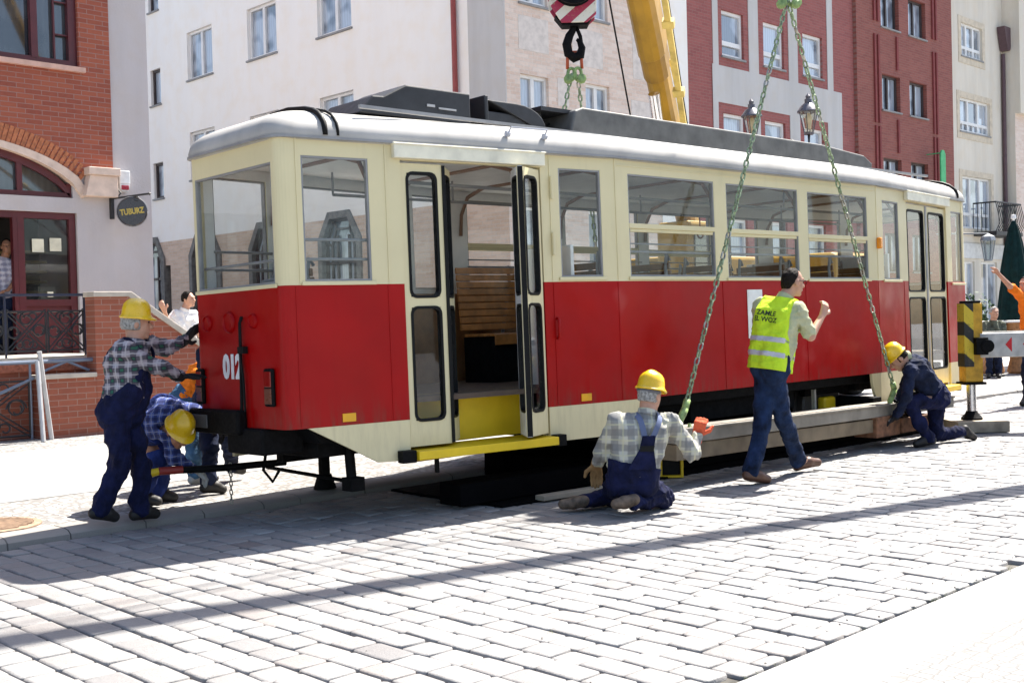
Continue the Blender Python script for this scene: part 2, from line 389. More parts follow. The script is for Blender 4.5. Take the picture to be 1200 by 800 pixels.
m_walk_slab = m_slab('pavement_slabs', (.32, .315, .305), 1.2, .8)
m_strip = m_slab('granite_strip', (.31, .305, .3), 1.1, 2.0)
m_kerb = m_slab('kerb_granite', (.27, .25, .225), 1.0, 5.0)
sheet('ground', -300, -300, 600, 600, -.08, m_earth)
sheet('road_bed', -30, 2.62, 90, KY + .05, -.022, m_bed)
struct(MB().box((-30, 2.24, -.07), (90, 2.655, -.004)).build('gutter_strip', m_strip, bevel=.008))
sheet('near_pavement', -30, -14, 90, 2.24, -.006, m_near_mosaic)
# far pavement: kerb, mosaic band, slabs, mosaic by the walls
kb = MB()
x = -6.0
while x < 60:
    L_ = random.uniform(.85, 1.15) if x < 30 else 6; dz = random.uniform(-.004, .004)
    prof = [(KY, -.05), (KY + .012, KH * .55), (KY + .05, KH * .92), (KY + .11, KH + .004), (KY + .30, KH + .004), (KY + .30, -.05)]
    n = len(prof); a, b = x + .004, x + L_ - .004; jy = random.uniform(-.008, .008)
    kb.add([(a, y + jy, z + dz) for y, z in prof] + [(b, y + jy, z + dz) for y, z in prof], [(i, (i + 1) % n, n + (i + 1) % n, n + i) for i in range(n)] + [tuple(range(n)), tuple(range(2 * n - 1, n - 1, -1))]); x += L_
struct(kb.build('kerb', m_kerb, smooth=True, auto=35))
sheet('pavement_edge_band', -30, KY + .29, 90, 9.7, KH - .004, m_walk_mosaic)
sheet('pavement', -30, 9.7, 90, 13.7, KH, m_walk_slab)
sheet('pavement_wall_band', -30, 13.7, 90, 40, KH - .004, m_walk_mosaic)
# the setts of the carriageway: worn granite blocks, rows across the street
def setts():
    V, F, T = [], [], []
    x = .6
    while x < 36:
        pw = .163 + random.uniform(-.01, .012) if x < 24 else .34
        y = 2.668 + random.uniform(-.12, 0); first = True
        while y < KY - .03:
            ln = random.uniform(.15, .265) if x < 24 else random.uniform(.35, .6)
            y0, y1 = max(y, 2.668) + .0025, min(y + ln, KY - .012) - .0025; y += ln
            if y1 - y0 < .07: continue
            x0, x1 = x + .002 + random.uniform(-.002, .006), x + pw - .002 + random.uniform(-.006, .002)
            h = random.uniform(-.004, .004); tx, ty = random.gauss(0, .014), random.gauss(0, .013)
            # camber: the road falls to both gutters
            cxm, cym = (x0 + x1) / 2, (y0 + y1) / 2
            o = len(V); c = .022
            def ring(ins, z, rr):
                q = []
                for sx, sy_ in ((-1, -1), (1, -1), (1, 1), (-1, 1)):
                    ex, ey = (x1 - x0) / 2 - ins, (y1 - y0) / 2 - ins
                    for dx, dy in (((1, 0), (0, 1)) if sx * sy_ < 0 else ((0, 1), (1, 0))):
                        px_, py_ = sx * (ex - rr * dx), sy_ * (ey - rr * dy); jx = random.uniform(-.003, .003)
                        q.append((cxm + px_ + jx, cym + py_ + jx, z + px_ * tx + py_ * ty))
                return q
            r0 = ring(0, -.035, .014); r1 = ring(.0005, -.007 + h, .014); r2 = ring(.004, -.0015 + h, .013); r3 = ring(.018, .0005 + h, .012)
            V += r0 + r1 + r2 + r3
            nf = 0
            for k in range(3):
                for j in range(8): F.append((o + k * 8 + j, o + k * 8 + (j + 1) % 8, o + (k + 1) * 8 + (j + 1) % 8, o + (k + 1) * 8 + j)); nf += 1
            F.append(tuple(o + 24 + j for j in range(8))); nf += 1
            g = random.gauss(0, 1); wm = random.gauss(0, 1); T += [(g, wm)] * nf
        x += pw
    me = bpy.data.meshes.new('road_setts'); me.from_pydata(V, [], F)
    me.polygons.foreach_set('use_smooth', [True] * len(me.polygons))
    at_ = me.attributes.new('tint', 'FLOAT_COLOR', 'FACE')
    at_.data.foreach_set('color', [q for g, wm in T for q in (.5 + .16 * g, .5 + .16 * wm, 0, 1)])
    bm = bmesh.new(); bm.from_mesh(me); bmesh.ops.recalc_face_normals(bm, faces=bm.faces); bm.to_mesh(me); bm.free()
    t = NT('granite_setts'); co = t.coord(); a = t.n('ShaderNodeAttribute', attribute_name='tint'); sp_ = t.n('ShaderNodeSeparateColor'); t.l(a.outputs['Color'], sp_.inputs[0])
    c = t.ramp(sp_.outputs[0], [(.05, (.13, .126, .13)), (.3, (.205, .20, .20)), (.6, (.24, .236, .232)), (.95, (.31, .307, .302))])
    c = t.mix(t.ramp(sp_.outputs[1], [(.6, 0.), (.95, .5)]), c, (.25, .205, .185))
    c = t.mix(t.ramp(t.noise(co, 150, 2), [(.45, 0.), (.7, .3)]), c, (.13, .13, .13)); c = t.mix(t.ramp(t.noise(co, .55, 6), [(.4, 0.), (.75, .4)]), c, (.19, .175, .165))
    c = t.mix(t.ramp(t.noise(co, 5, 5), [(.5, 0.), (.8, .35)]), c, (.17, .15, .135))
    t.base(c); t.bump(t.math('ADD', t.noise(co, 24, 5), t.math('MULTIPLY', t.noise(co, 120, 3), .4)), .5, .01); t.set(Roughness=.7)
    me.materials.append(t.m)
    o = bpy.data.objects.new('road_setts', me); col.objects.link(o); o['kind'] = 'structure'; return o
setts()
# tufts of grass in the joints by the gutter
gr = MB()
for i in range(60):
    x, y = random.choice([(random.uniform(3.6, 9), 2.665 + random.gauss(0, .012)), (random.uniform(3, 10), random.uniform(2.7, 4.4))]) if i % 4 else (random.uniform(3.6, 6.5), 2.665)
    for j in range(random.randint(3, 9)):
        a = random.uniform(0, 6.28); l = random.uniform(.012, .04); b = (x + random.gauss(0, .012), y + random.gauss(0, .008), -.012); dx, dy = math.cos(a) * l * .7, math.sin(a) * l * .7
        gr.add([b, (b[0] + .004, b[1] + .003, b[2]), (b[0] + dx, b[1] + dy, b[2] + l)], [(0, 1, 2)])
tag(gr.build('grass', mat('grass_green', (.10, .13, .03), .8)), 'tiny grass tufts in the joints of the setts', 'grass', kind='stuff')
gv = MB()
for i in range(420):
    x, y = random.uniform(2.5, 14), random.choice([random.uniform(2.7, 7.9), random.gauss(2.7, .05), random.gauss(7.85, .06)]); r = random.uniform(.003, .009) * (1.6 if i % 23 == 0 else 1); a = random.uniform(0, 6); z0 = .0005
    gv.add([(x + r * math.cos(a + k * 2.09) * random.uniform(.7, 1.3), y + r * math.sin(a + k * 2.09) * random.uniform(.7, 1.3), z0) for k in range(3)] + [(x, y, z0 + r * .8)], [(0, 1, 3), (1, 2, 3), (2, 0, 3), (2, 1, 0)])
tag(gv.build('gravel', mat('grit', (.2, .18, .16), .9, var=.5, scale=30)), 'loose grit scattered over the setts', 'gravel', kind='stuff')
mh = thing('manhole_cover', 'brownish ribbed manhole cover set in the pavement near the left edge', 'manhole cover', (3.12, 8.62, KH))
b = MB(); b.lathe((3.12, 8.62, KH - .02), [(.02, .0), (.36, .0), (.36, .026), (.33, .03), (.0, .03)], 28)
for k in range(-6, 7): 
    hw = math.sqrt(max(0, .3 ** 2 - (k * .047) ** 2)); b.box((3.12 - hw, 8.62 + k * .047 - .012, KH + .008), (3.12 + hw, 8.62 + k * .047 + .012, KH + .016))
b.build('cover', mat('rusty_iron', (.30, .2, .13), .8, var=.3, scale=20, bump=.3), mh)

# ================================================================ TRAM
TX = dict(L=10.2, W=2.147, t=.44, Le=2.997, Lm=4.203)
TL, TW, TT, TE, TM = TX['L'], TX['W'], TX['t'], TX['Le'], TX['Lm']
rx, ry, rz = -.0145, -.0052, -.0267
Rm = (Matrix.Rotation(rz, 3, 'Z') @ Matrix.Rotation(ry, 3, 'Y') @ Matrix.Rotation(rx, 3, 'X'))
piv = Vector((TL / 2, TW / 2, 0)); tram_o = Vector((4.515, 6.233, 0)) + piv - Rm @ piv
tram = thing('tram', 'red and cream old tram numbered 012 hanging in lifting chains with its front door open', 'tram')
tram.location = tram_o; tram.rotation_euler = Rm.to_euler('XYZ')
def TP(x, y, z): return tram_o + Rm @ Vector((x, y, z))       # tram point in the street
ORG[tram.name] = Vector((0, 0, 0))
def paint_mat(name, c, rough, var, chips=None, scuff=None, grime=.75):
    t = NT(name); co = t.coord(); x = t.ramp(t.noise(co, 2.2, 5), [(.3, tuple(v * (1 - var) for v in c)), (.7, c)])
    mp = t.n('ShaderNodeMapping'); mp.inputs['Scale'].default_value = (6, 6, .8); t.l(co, mp.inputs[0])
    x = t.mix(t.ramp(t.noise(mp.outputs[0], 1.5, 6, .7), [(.55, 0.), (.85, .3)]), x, tuple(v * .55 for v in c))
    if scuff: 
        x = t.mix(t.ramp(t.noise(co, 1.1, 3), [(.63, 0.), (.74, scuff[1])]), x, scuff[0])
    if chips: x = t.mix(t.ramp(t.noise(co, 26, 6, .7), [(.72, 0.), (.76, .7)]), x, chips)
    z_ = t.n('ShaderNodeSeparateXYZ'); t.l(co, z_.inputs[0]); g_ = t.ramp(z_.outputs[2], [(.5, 1.), (.74, 1.), (.9, .25), (1, .0)]); x = t.mix(t.math('MULTIPLY', g_, t.ramp(t.noise(mp.outputs[0], 3.5, 6, .7), [(.45, 0.), (.75, grime)])), x, (.10, .06, .04))
    t.base(x); t.bump(t.math('ADD', t.noise(co, 1.6, 3), t.math('MULTIPLY', t.noise(co, 6, 3), .15)), .35, .03); t.l(t.ramp(t.noise(co, 4, 4), [(.3, rough - .07), (.7, rough + .12)]), t.b.inputs['Roughness'])
    MATS[name] = t.set(Coat_Weight=.0, Specular_IOR_Level=.22); return t.m
m_red = paint_mat('red_paint', (.38, .0008, .0012), .36, .18, (.22, .08, .05), ((.45, .12, .11), .5))
m_cream = paint_mat('cream_paint', (.72, .635, .385), .42, .06, (.5, .42, .26), None, .16)
m_roof = mat('roof_grey', (.43, .415, .39), .75, var=.12, scale=3, bump=.12, bscale=5, spec=.15)
m_black = mat('black_iron', (.004, .004, .0045), .7, var=.5, scale=14, bump=.3, bscale=40, spec=.15)
m_rubber = mat('rubber', (.006, .006, .006), .6, spec=.2)
m_yel = mat('yellow_paint', (.80, .55, .010), .5, var=.07, scale=5)
m_glass = glass('tram_glass', (.95, .965, .96), refl=.7, dirt_=(.0, .02))
m_grey = mat('grey_frame', (.27, .27, .27), .5)
m_inner = mat('inner_white', (.78, .78, .75), .5, var=.05)
m_wood = mat('varnished_wood', (.17, .065, .018), .35, var=.3, scale=9, coat=.4)
m_steel = mat('steel', (.55, .55, .55), .3, metal=1, var=.1)
m_white = mat('white_paint', (.8, .8, .79), .5)
m_amber = mat('amber_lens', (.85, .28, .01), .25)
m_refl = mat('yellow_reflector', (.85, .42, .01), .35)
m_redlens = mat('red_lens', (.25, .008, .006), .15)
Bt = MB
def side(A, B_, far=False):
    A, B_ = Vector((*A, 0)), Vector((*B_, 0)); U = (B_ - A).normalized(); N = Vector((U.y, -U.x, 0))
    m = map3(A, U, (0, 0, 1), N)
    if not far: return m, (B_ - A).length
    def mf(u, v, w): q = m(u, v, w); return Vector((q.x, TW - q.y, q.z))
    return mf, (B_ - A).length
ML, LL = side((0, TT), (TE, 0)); MM, LM = side((TE, 0), (TE + TM, 0)); MR, LR = side((TE + TM, 0), (TL, TT))
FL, FM, FR = side((0, TT), (TE, 0), True)[0], side((TE, 0), (TE + TM, 0), True)[0], side((TE + TM, 0), (TL, TT), True)[0]
MF = map3((0, TW - TT, 0), (0, -1, 0), (0, 0, 1), (-1, 0, 0)); MK = map3((TL, TT, 0), (0, 1, 0), (0, 0, 1), (1, 0, 0)); LF = TW - 2 * TT
ZS, ZR, ZB, ZE = .46, .741, 1.745, 2.80
D0, D1, DT = .97, 2.25, 2.66
E0, E1 = .94, 2.31
wL = [(.178, 1.772, .705, 2.655), (2.43, 1.785, 2.865, 2.665)]
wM = [(.155, 1.785, 1.345, 2.655), (1.53, 1.775, 2.71, 2.65), (2.885, 1.765, 4.03, 2.64)]
wR = [(.205, 1.76, .685, 2.63), (2.49, 1.735, 2.935, 2.63)]
wF = [(.085, 1.762, LF - .085, 2.61)]
c0 = .09       # corner chamfer
up, lo = MB(), MB(); TH = .05
gridwall(up, ML, (c0, LL), (ZB, ZE), wL + [(D0, ZB, D1, DT)], 0, TH); gridwall(up, MM, (0, LM), (ZB, ZE), wM, 0, TH); gridwall(up, MR, (0, LR - c0), (ZB, ZE), wR + [(E0, ZB, E1, DT)], 0, TH)
gridwall(up, FL, (c0, LL), (ZB, ZE), wL + [(1.0, 1.78, 2.2, 2.65)], 0, TH); gridwall(up, FM, (0, LM), (ZB, ZE), wM, 0, TH); gridwall(up, FR, (0, LR - c0), (ZB, ZE), wR + [(.95, 1.76, 2.25, 2.64)], 0, TH)
gridwall(up, MF, (.075, LF - .075), (ZB, ZE), wF, 0, TH); gridwall(up, MK, (.075, LF - .075), (ZB, ZE), wF, 0, TH)
for a, b in (((D0, ZB), (D1, 0)),): pass
gridwall(lo, ML, (c0, D0), (ZR, ZB), [], 0, TH); gridwall(lo, ML, (D1, LL), (ZR, ZB), [], 0, TH); gridwall(lo, MM, (0, LM), (ZR, ZB), [], 0, TH); gridwall(lo, MR, (0, E0), (ZR, ZB), [], 0, TH); gridwall(lo, MR, (E1, LR - c0), (ZR, ZB), [], 0, TH)
gridwall(lo, FL, (c0, LL), (ZR, ZB), [], 0, TH); gridwall(lo, FM, (0, LM), (ZR, ZB), [], 0, TH); gridwall(lo, FR, (0, LR - c0), (ZR, ZB), [], 0, TH)
gridwall(lo, MF, (.075, LF - .075), (ZR, ZB), [], 0, TH); gridwall(lo, MK, (.075, LF - .075), (ZR, ZB), [], 0, TH)
# rounded corner posts between end and side
def corner(mb, Mside, us, Mend, ue, z0, z1):
    a, b = Mside(us, 0, 0), Mend(ue, 0, 0); Pc = Mside(0, 0, 0) if us < 1 else Mside(LR, 0, 0); q = []
    for k in range(7):
        s = k / 6; q.append(a * (1 - s) ** 2 + Pc * 2 * s * (1 - s) + b * s ** 2)
    ain, bin_ = Mside(us, 0, TH), Mend(ue, 0, TH); n = len(q)
    vs = [(p.x, p.y, z) for z in (z0, z1) for p in q + [bin_, ain]]; n += 2
    mb.add(vs, [(i, (i + 1) % n, n + (i + 1) % n, n + i) for i in range(n)] + [tuple(range(n)), tuple(range(2 * n - 1, n - 1, -1))])
for mb, z0, z1 in ((up, ZB, ZE), (lo, ZR, ZB)):
    corner(mb, ML, c0, MF, LF - .075, z0, z1); corner(mb, FL, c0, MF, .075, z0, z1); corner(mb, MR, LR - c0, MK, .075, z0, z1); corner(mb, FR, LR - c0, MK, LF - .075, z0, z1)
# seams and beads of the panels
def bead(mb, M, u0, v0, u1, v1, d=.006): mb.box((u0, v0, -d), (u1, v1, .002), M)
for u in (.135, .84, 2.335, LL - .01): bead(up, ML, u, ZB + .01, u + .012, ZE - .03)
for u in (LR - .15, .02): bead(up, MR, u, ZB + .01, u + .012, ZE - .03)
for M_, l_ in ((ML, LL), (MM, LM), (MR, LR)):
    bead(up, M_, .1 if M_ is not MM else 0, 2.715, l_ - (.1 if M_ is not MM else 0), 2.727) if M_ is MM else None
for u in (.1, .83, 2.34, LL - .012): bead(lo, ML, u, ZR + .01, u + .008, ZB - .01, .004)
for u in (1.43, 2.8): bead(lo, MM, u, ZR + .01, u + .008, ZB - .01, .004)
for u in (.02, .8): bead(lo, MR, u, ZR + .01, u + .008, ZB - .01, .004)
up.build('upper_body', [m_cream, m_inner], tram, local=True); lo.build('lower_body', [m_red, m_inner], tram, local=True)
# skirts
def polyM(mb, M, pts, d0=0, d1=.03): mb.prism(pts, M, d0, d1)
def skirt(M, pts): b = MB(); polyM(b, M, pts); b.build('skirt', m_cream, tram, local=True)
skirt(ML, [(.156, ZR - .001), (.70, ZS - .01), (D0 - .003, ZS - .02), (D0 - .003, ZR - .001)])
skirt(ML, [(D1 + .003, ZS), (LL, ZS), (LL, ZR - .001), (D1 + .003, ZR - .001)]); skirt(MM, [(0, ZS), (.43, ZS), (.43, ZR - .001), (0, ZR - .001)])
skirt(MM, [(LM, .41), (LM, ZR - .001), (4.02, ZR - .001)] + [(4.02 + (LM - 4.02) * (1 - math.cos(R_(a))), ZR - (ZR - .42) * math.sin(R_(a))) for a in range(10, 91, 10)])
skirt(MR, [(0, .41), (E0 - .003, .44), (E0 - .003, ZR - .001), (0, ZR - .001)]); skirt(MR, [(E1 + .003, .46), (2.6, .47), (2.95, ZR - .001), (E1 + .003, ZR - .001)])
for M_ in (FL, FM, FR): a_, b_ = (.3 if M_ is FL else 0), (2.6 if M_ is not FM else .5); skirt(M_, [(a_, ZS), (b_, ZS), (b_, ZR - .001), (a_, ZR - .001)])
# windows
def tram_window(M, r, bar=None, frame=None):
    u0, v0, u1, v1 = r; f = .014
    b = MB(); b.ringprism([(u0, v0), (u1, v0), (u1, v1), (u0, v1)], [(u0 + f, v0 + f), (u1 - f, v0 + f), (u1 - f, v1 - f), (u0 + f, v1 - f)], M, .004, .04)
    w_ = b.build('window', frame or m_grey, tram, local=True)
    MB().box((u0 + f, v0 + f, .02), (u1 - f, v1 - f, .025), M).build('pane', m_glass, w_, local=True)
    MB().box((u0 - .03, v0 - .03, -.018), (u1 + .03, v0 - .003, -.001), M).build('sill_ledge', m_cream, w_, local=True, bevel=.004)
    if bar:
        q = MB(); q.box((u0 + .001, bar - .022, -.004), (u1 - .001, bar + .022, .045), M); q.box((u0 + .02, bar - .05, .008), (u1 - .02, bar - .022, .04), M); q.build('transom', m_cream, w_, local=True, bevel=.004)
for M_, ws in ((ML, wL), (FL, wL + [(1.0, 1.78, 2.2, 2.65)]), (MR, wR), (FR, wR + [(.95, 1.76, 2.25, 2.64)]), (MF, wF), (MK, wF)):
    for r in ws: tram_window(M_, r)
for M_ in (MM, FM):
    for r, br in zip(wM, (2.215, 2.21, 2.195)): tram_window(M_, r, br)
# doors
def leaf(parent, P, Q, z0, z1, thick=.035, m=m_cream, rub=.0105, name='door_leaf'):
    P, Q = Vector((*P, 0)), Vector((*Q, 0)); U = (Q - P).normalized(); N = Vector((U.y, -U.x, 0)); M = map3(P, U, (0, 0, 1), N); l_ = (Q - P).length
    a = min(.055, l_ * .2); za, zb, zc, zd = z0 + .19, z0 + (z1 - z0) * .5 - .02, z0 + (z1 - z0) * .5 + .06, z1 - .07
    b = MB(); gridwall(b, M, (0, l_), (z0, z1), [(a, za, l_ - a, zb), (a, zc, l_ - a, zd)], 0, thick)
    d = b.build(name, m, parent, local=True)
    r = MB()
    for v0, v1 in ((za, zb), (zc, zd)):
        o_ = rrect(a - rub, v0 - rub, l_ - a + rub, v1 + rub, .06, 5); i_ = rrect(a + rub, v0 + rub, l_ - a - rub, v1 - rub, .045, 5)
        r.ringprism(o_, i_, M, -rub * .6, thick + rub * .6)
    r.build('rubber_seal', m_rubber, d, local=True, smooth=True, auto=40)
    for v0, v1 in ((za, zb), (zc, zd)): MB().box((a, v0, thick * .4), (l_ - a, v1, thick * .6), M).build('pane', m_glass, d, local=True)
    return d, M, l_
def pt(M, u, w): q = M(u, 0, w); return (q.x, q.y)
def door_thing(nm): 
    return nm
d1, m1, l1 = leaf(tram, pt(ML, D0 + .005, .012), pt(ML, 1.335, .012), .535, 2.64)
MB().box((l1 - .002, .54, -.012), (l1 + .022, 2.635, .05), m1).build('edge_seal', m_rubber, d1, local=True)
leaf(tram, pt(ML, 1.36, .03), pt(ML, 1.575, .285), .535, 2.64)
d3, m3, l3 = leaf(tram, pt(ML, 2.06, .14), pt(ML, 1.92, -.16), .535, 2.64, m=m_white, rub=.008)
MB().box((l3 - .002, .54, -.003), (l3 + .007, 2.635, .038), m3).build('edge_seal', m_rubber, d3, local=True)
leaf(tram, pt(ML, 1.945, -.16), pt(ML, 2.235, .0), .535, 2.64, rub=.010)
um = (E0 + E1) / 2
leaf(tram, pt(MR, E0 + .005, .02), pt(MR, um - .03, .02), .5, 2.64); leaf(tram, pt(MR, um + .03, .02), pt(MR, E1 - .005, .02), .5, 2.64)
b = MB(); b.box((um - .028, .5, .012), (um + .028, 2.64, .05), MR); b.build('door_post', m_grey, tram, local=True)
# door jambs that close the wall's cut at the openings, head boards
for M_, u0, u1, z0 in ((ML, D0, D1, .5), (MR, E0, E1, .46)):
    MB().box((u0 - .05, z0, .052), (u0 - .002, 2.72, .10), M_).build('door_jamb', m_cream, tram, local=True); MB().box((u1 + .002, z0, .052), (u1 + .05, 2.72, .10), M_).build('door_jamb', m_cream, tram, local=True)
    b = MB(); b.box((u0 - .07, 2.668, -.05), (u1 + .02, 2.775, -.001), M_); b.box((u0 - .08, 2.766, -.06), (u1 + .03, 2.78, -.001), M_); b.build('door_header', mat('pale_cream', (.78, .74, .58), .45), tram, local=True, bevel=.008)
    b = MB(); b.box((u0 - .0, z0 - .055, -.12), (u1, z0 + .01, .30), M_); b.build('step', m_yel, tram, local=True, bevel=.006)
    b = MB(); [MB().box(p_, q_, M_).build('step_bracket', m_black, tram, local=True, bevel=.005) for p_, q_ in (((u0 - .12, z0 - .07, -.09), (u0 - .004, z0 + .02, -.005)), ((u1 + .004, z0 - .07, -.09), (u1 + .10, z0 + .02, -.005)), ((u0 + .22, z0 - .18, .02), (u0 + .25, z0 - .056, .05)))]
    MB().box((u0, z0 + .02, .31), (u1, .9, .335), M_).build('step_riser', m_yel, tram, local=True)
# hinges, handles on the side
for z in (2.5, 2.05): MB().tube([ML(2.345, z - .09, -.02), ML(2.345, z + .09, -.02)], .014, 8).build('hinge', m_cream, tram, local=True, smooth=True, auto=40)
b = MB(); b.tube([ML(2.36, 1.45, -.004), ML(2.36, 1.44, -.03), ML(2.36, 1.3, -.03), ML(2.36, 1.29, -.004)], .012, 8); b.build('hand_rail', m_red, tram, local=True, smooth=True)
# interior
b = MB(); b.prism([(.06, TT + .03), (TE, .06), (TE + TM, .06), (TL - .06, TT + .03), (TL - .06, TW - TT - .03), (TE + TM, TW - .06), (TE, TW - .06), (.06, TW - TT - .03)], lambda u, v, w: Vector((u, v, w)), .86, .90)
b.build('floor', mat('floor_boards', (.09, .06, .04), .7), tram, local=True)
# the entrance wells are cut lower by a dark box
b = MB(); b.prism([(.07, TT + .04), (TE, .07), (TE + TM, .07), (TL - .07, TT + .04), (TL - .07, TW - TT - .04), (TE + TM, TW - .07), (TE, TW - .07), (.07, TW - TT - .04)], lambda u, v, w: Vector((u, v, w)), 2.735, 2.75)
b.build('ceiling', m_inner, tram, local=True)
b = MB()
for y in (.62, TW - .62): b.tube([(1.2, y, 2.55), (9, y, 2.55)], .014, 8)
for x in (1.2, 2.5, 3.8, 5.1, 6.4, 7.7, 9.0):
    for y in (.62, TW - .62): b.tube([(x, y, 2.55), (x, y, 2.735)], .01, 6)
b.build('ceiling_rail', m_grey, tram, local=True, smooth=True, auto=40)
for x in (3.3, 4.7, 6.1):
    for y in (TW - .62,):
        b = MB(); b.tube([(x, y, 2.54), (x, y, 2.42)], .008, 6); b.tube([(x + .055 * math.sin(a), y, 2.36 - .055 * math.cos(a) + .0) for a in [2 * math.pi * k / 12 for k in range(13)]], .009, 6); b.build('hand_strap', mat('strap_leather', (.28, .09, .05), .6), tram, local=True, smooth=True)
# arched ceiling ribs
for x in (.75, 2.1, 3.05, 4.43, 5.8, 7.15, 8.0, 9.5):
    e = max(0, (TE - x) / TE * TT, (x - TE - TM) / TE * TT) + .07
    b = MB(); b.tube([(x, e, 2.3), (x, e + .02, 2.5), (x, e + .12, 2.66), (x, e + .35, 2.725), (x, TW - e - .35, 2.725), (x, TW - e - .12, 2.66), (x, TW - e - .02, 2.5), (x, TW - e, 2.3)], .018, 6); b.build('ceiling_rib', mat('rib_brown', (.25, .15, .1), .5), tram, local=True, smooth=True)
def wrail(M, r, z, q): MB().tube([M(r[0] - .02, z, .07), M(r[2] + .02, z, .07)], q, 8).build('window_rail', m_grey, tram, local=True, smooth=True, auto=40)
for M_, r in ((ML, wL[0]), (FL, wL[0]), (MF, wF[0])):
    for z in ((1.93, 2.07) if M_ is not MF else (1.93,)): wrail(M_, r, z, .011)
for M_ in (MM, FM):
    for r in wM: 
        wrail(M_, r, 2.0, .011); wrail(M_, r, 2.07, .007)
b = MB()
for M_, u0, u1 in ((ML, c0, D0 - .05), (ML, D1 + .05, LL), (MM, 0, LM), (MR, 0, E0 - .05), (MR, E1 + .05, LR - c0), (FL, c0, LL), (FM, 0, LM), (FR, 0, LR - c0), (MF, .09, LF - .09), (MK, .09, LF - .09)): b.box((u0, .9, .056), (u1, 1.74, .07), M_)
b.build('inner_panelling', mat('panel_wood', (.30, .14, .05), .45, var=.2), tram, local=True)
for yy in (.12, TW - .72):
    for xx in ((2.55, 7.65) if yy < 1 else (7.65,)): MB().box((xx, yy, .9), (xx + .035, yy + .6, 2.05)).build('partition', m_inner, tram, local=True)
def seat(x, y, facing=1):
    b = MB()
    for k in range(6): b.box((x - .21 * 1 + k * .07, y, 1.31), (x - .21 + k * .07 + .06, y + .58, 1.335))
    for k in range(8):
        dx = -facing * (.22 + .012 * k); b.box((x + dx - .012, y, 1.38 + k * .068), (x + dx + .012, y + .58, 1.38 + k * .068 + .06))
    s_ = b.build('seat', m_wood, tram, local=True, bevel=.006)
    q = MB()
    for yy in (y + .04, y + .54):
        q.tube([(x + .18 * facing, yy, .9), (x + .18 * facing, yy, 1.3)], .016, 8); q.tube([(x - .18 * facing, yy, .9), (x - .2 * facing, yy, 1.35), (x - facing * .32, yy, 1.86), (x - facing * .3, yy, 2.0), (x - facing * .26, yy, 1.94)], .016, 8)
    q.build('seat_frame', m_grey, s_, local=True, smooth=True, auto=40)
for x in (3.25, 4.15, 5.05, 5.95, 6.85, 7.3): seat(x, .14, 1 if x < 7 else -1); seat(x, TW - .72, -1 if x < 5 else 1)
b = MB(); b.tube([(2.42, 1.6, .9), (2.42, 1.6, 2.735)], .045, 10); b.build('grab_pole', m_inner, tram, local=True, smooth=True, auto=40)
b = MB()
for k in range(9): b.box((2.66, 1.66 + .006 * k, 1.38 + k * .066), (3.55, 1.685 + .006 * k, 1.38 + k * .066 + .058))
for k in range(6): b.box((2.66, 1.22 + k * .07, 1.32), (3.55, 1.22 + k * .07 + .06, 1.345))
b.box((2.66, 1.2, 1.24), (3.55, 1.215, 1.34)); sb = b.build('seat', mat('bench_wood', (.46, .19, .045), .4, var=.25, scale=9, coat=.3), tram, local=True, bevel=.006); MB().box((2.7, 1.25, .9), (3.5, 1.68, 1.315)).build('seat_box', m_black, sb, local=True)
seat(8.3, TW - .7, 1); seat(1.05, TW - .95, 1)
b = MB(); b.box((.25, .75, .9), (.55, 1.45, 1.72)); b.lathe((.42, 1.1, 1.72), [(.02, 0), (.16, 0), (.16, .1), (.05, .12), (.0, .12)], 16); b.build('driver_console', m_grey, tram, local=True, bevel=.01)
# roof
def outline(d):
    r = .16
    P_ = [(-.035 + d, TT - .02 + d * .8), (TE, -.045 + d), (TE + TM, -.045 + d), (TL + .035 - d, TT - .02 + d * .8), (TL + .035 - d, TW - TT + .02 - d * .8), (TE + TM, TW + .045 - d), (TE, TW + .045 - d), (-.035 + d, TW - TT + .02 - d * .8)]
    out = []; n = len(P_)
    for i, p in enumerate(P_):
        p = Vector(p); a = (Vector(P_[i - 1]) - p).normalized(); c = (Vector(P_[(i + 1) % n]) - p).normalized(); rr = .6 if i in (1, 2, 5, 6) else r
        for k in range(6): s = k / 5; out.append((p + a * rr) * (1 - s) ** 2 + p * 2 * s * (1 - s) + (p + c * rr) * s ** 2)
    return out
vs, fs = [], []; prof = [(.03, 2.765), (0, 2.785), (-.006, 2.81), (.006, 2.86), (.035, 2.905), (.085, 2.945), (.16, 2.98), (.26, 3.012), (.4, 3.04), (.6, 3.062), (.8, 3.07)]
for d, z in prof: vs += [(p.x, p.y, z) for p in outline(d)]
n = len(outline(0))
for i in range(len(prof) - 1): fs += [(i * n + j, i * n + (j + 1) % n, (i + 1) * n + (j + 1) % n, (i + 1) * n + j) for j in range(n)]
fs += [tuple(range(n - 1, -1, -1)), tuple(range((len(prof) - 1) * n, len(prof) * n))]
rf = MB().add(vs, fs).build('roof', m_roof, tram, smooth=True, local=True, auto=35)
b = MB()      # drip gutter along the eave
o0, o1 = outline(-.012), outline(.02)
b.ringprism([(p.x, p.y) for p in o0], [(p.x, p.y) for p in o1], lambda u, v, w: Vector((u, v, w)), 2.772, 2.79); b.build('gutter', m_grey, rf, local=True)
m_rbox = mat('roof_box_black', (.014, .014, .016), .5, var=.3, scale=6); m_rduct = mat('roof_duct_grey', (.10, .10, .095), .6, var=.25, scale=5)
b = MB(); b.prism([(.84, 3.05), (1.96, 3.05), (1.96, 3.31), (1.30, 3.31), (1.08, 3.2), (.98, 3.195)], lambda u, v, w: Vector((u, w, v)), .62, 1.2); b.build('resistor_box', m_rbox, tram, local=True, bevel=.012)
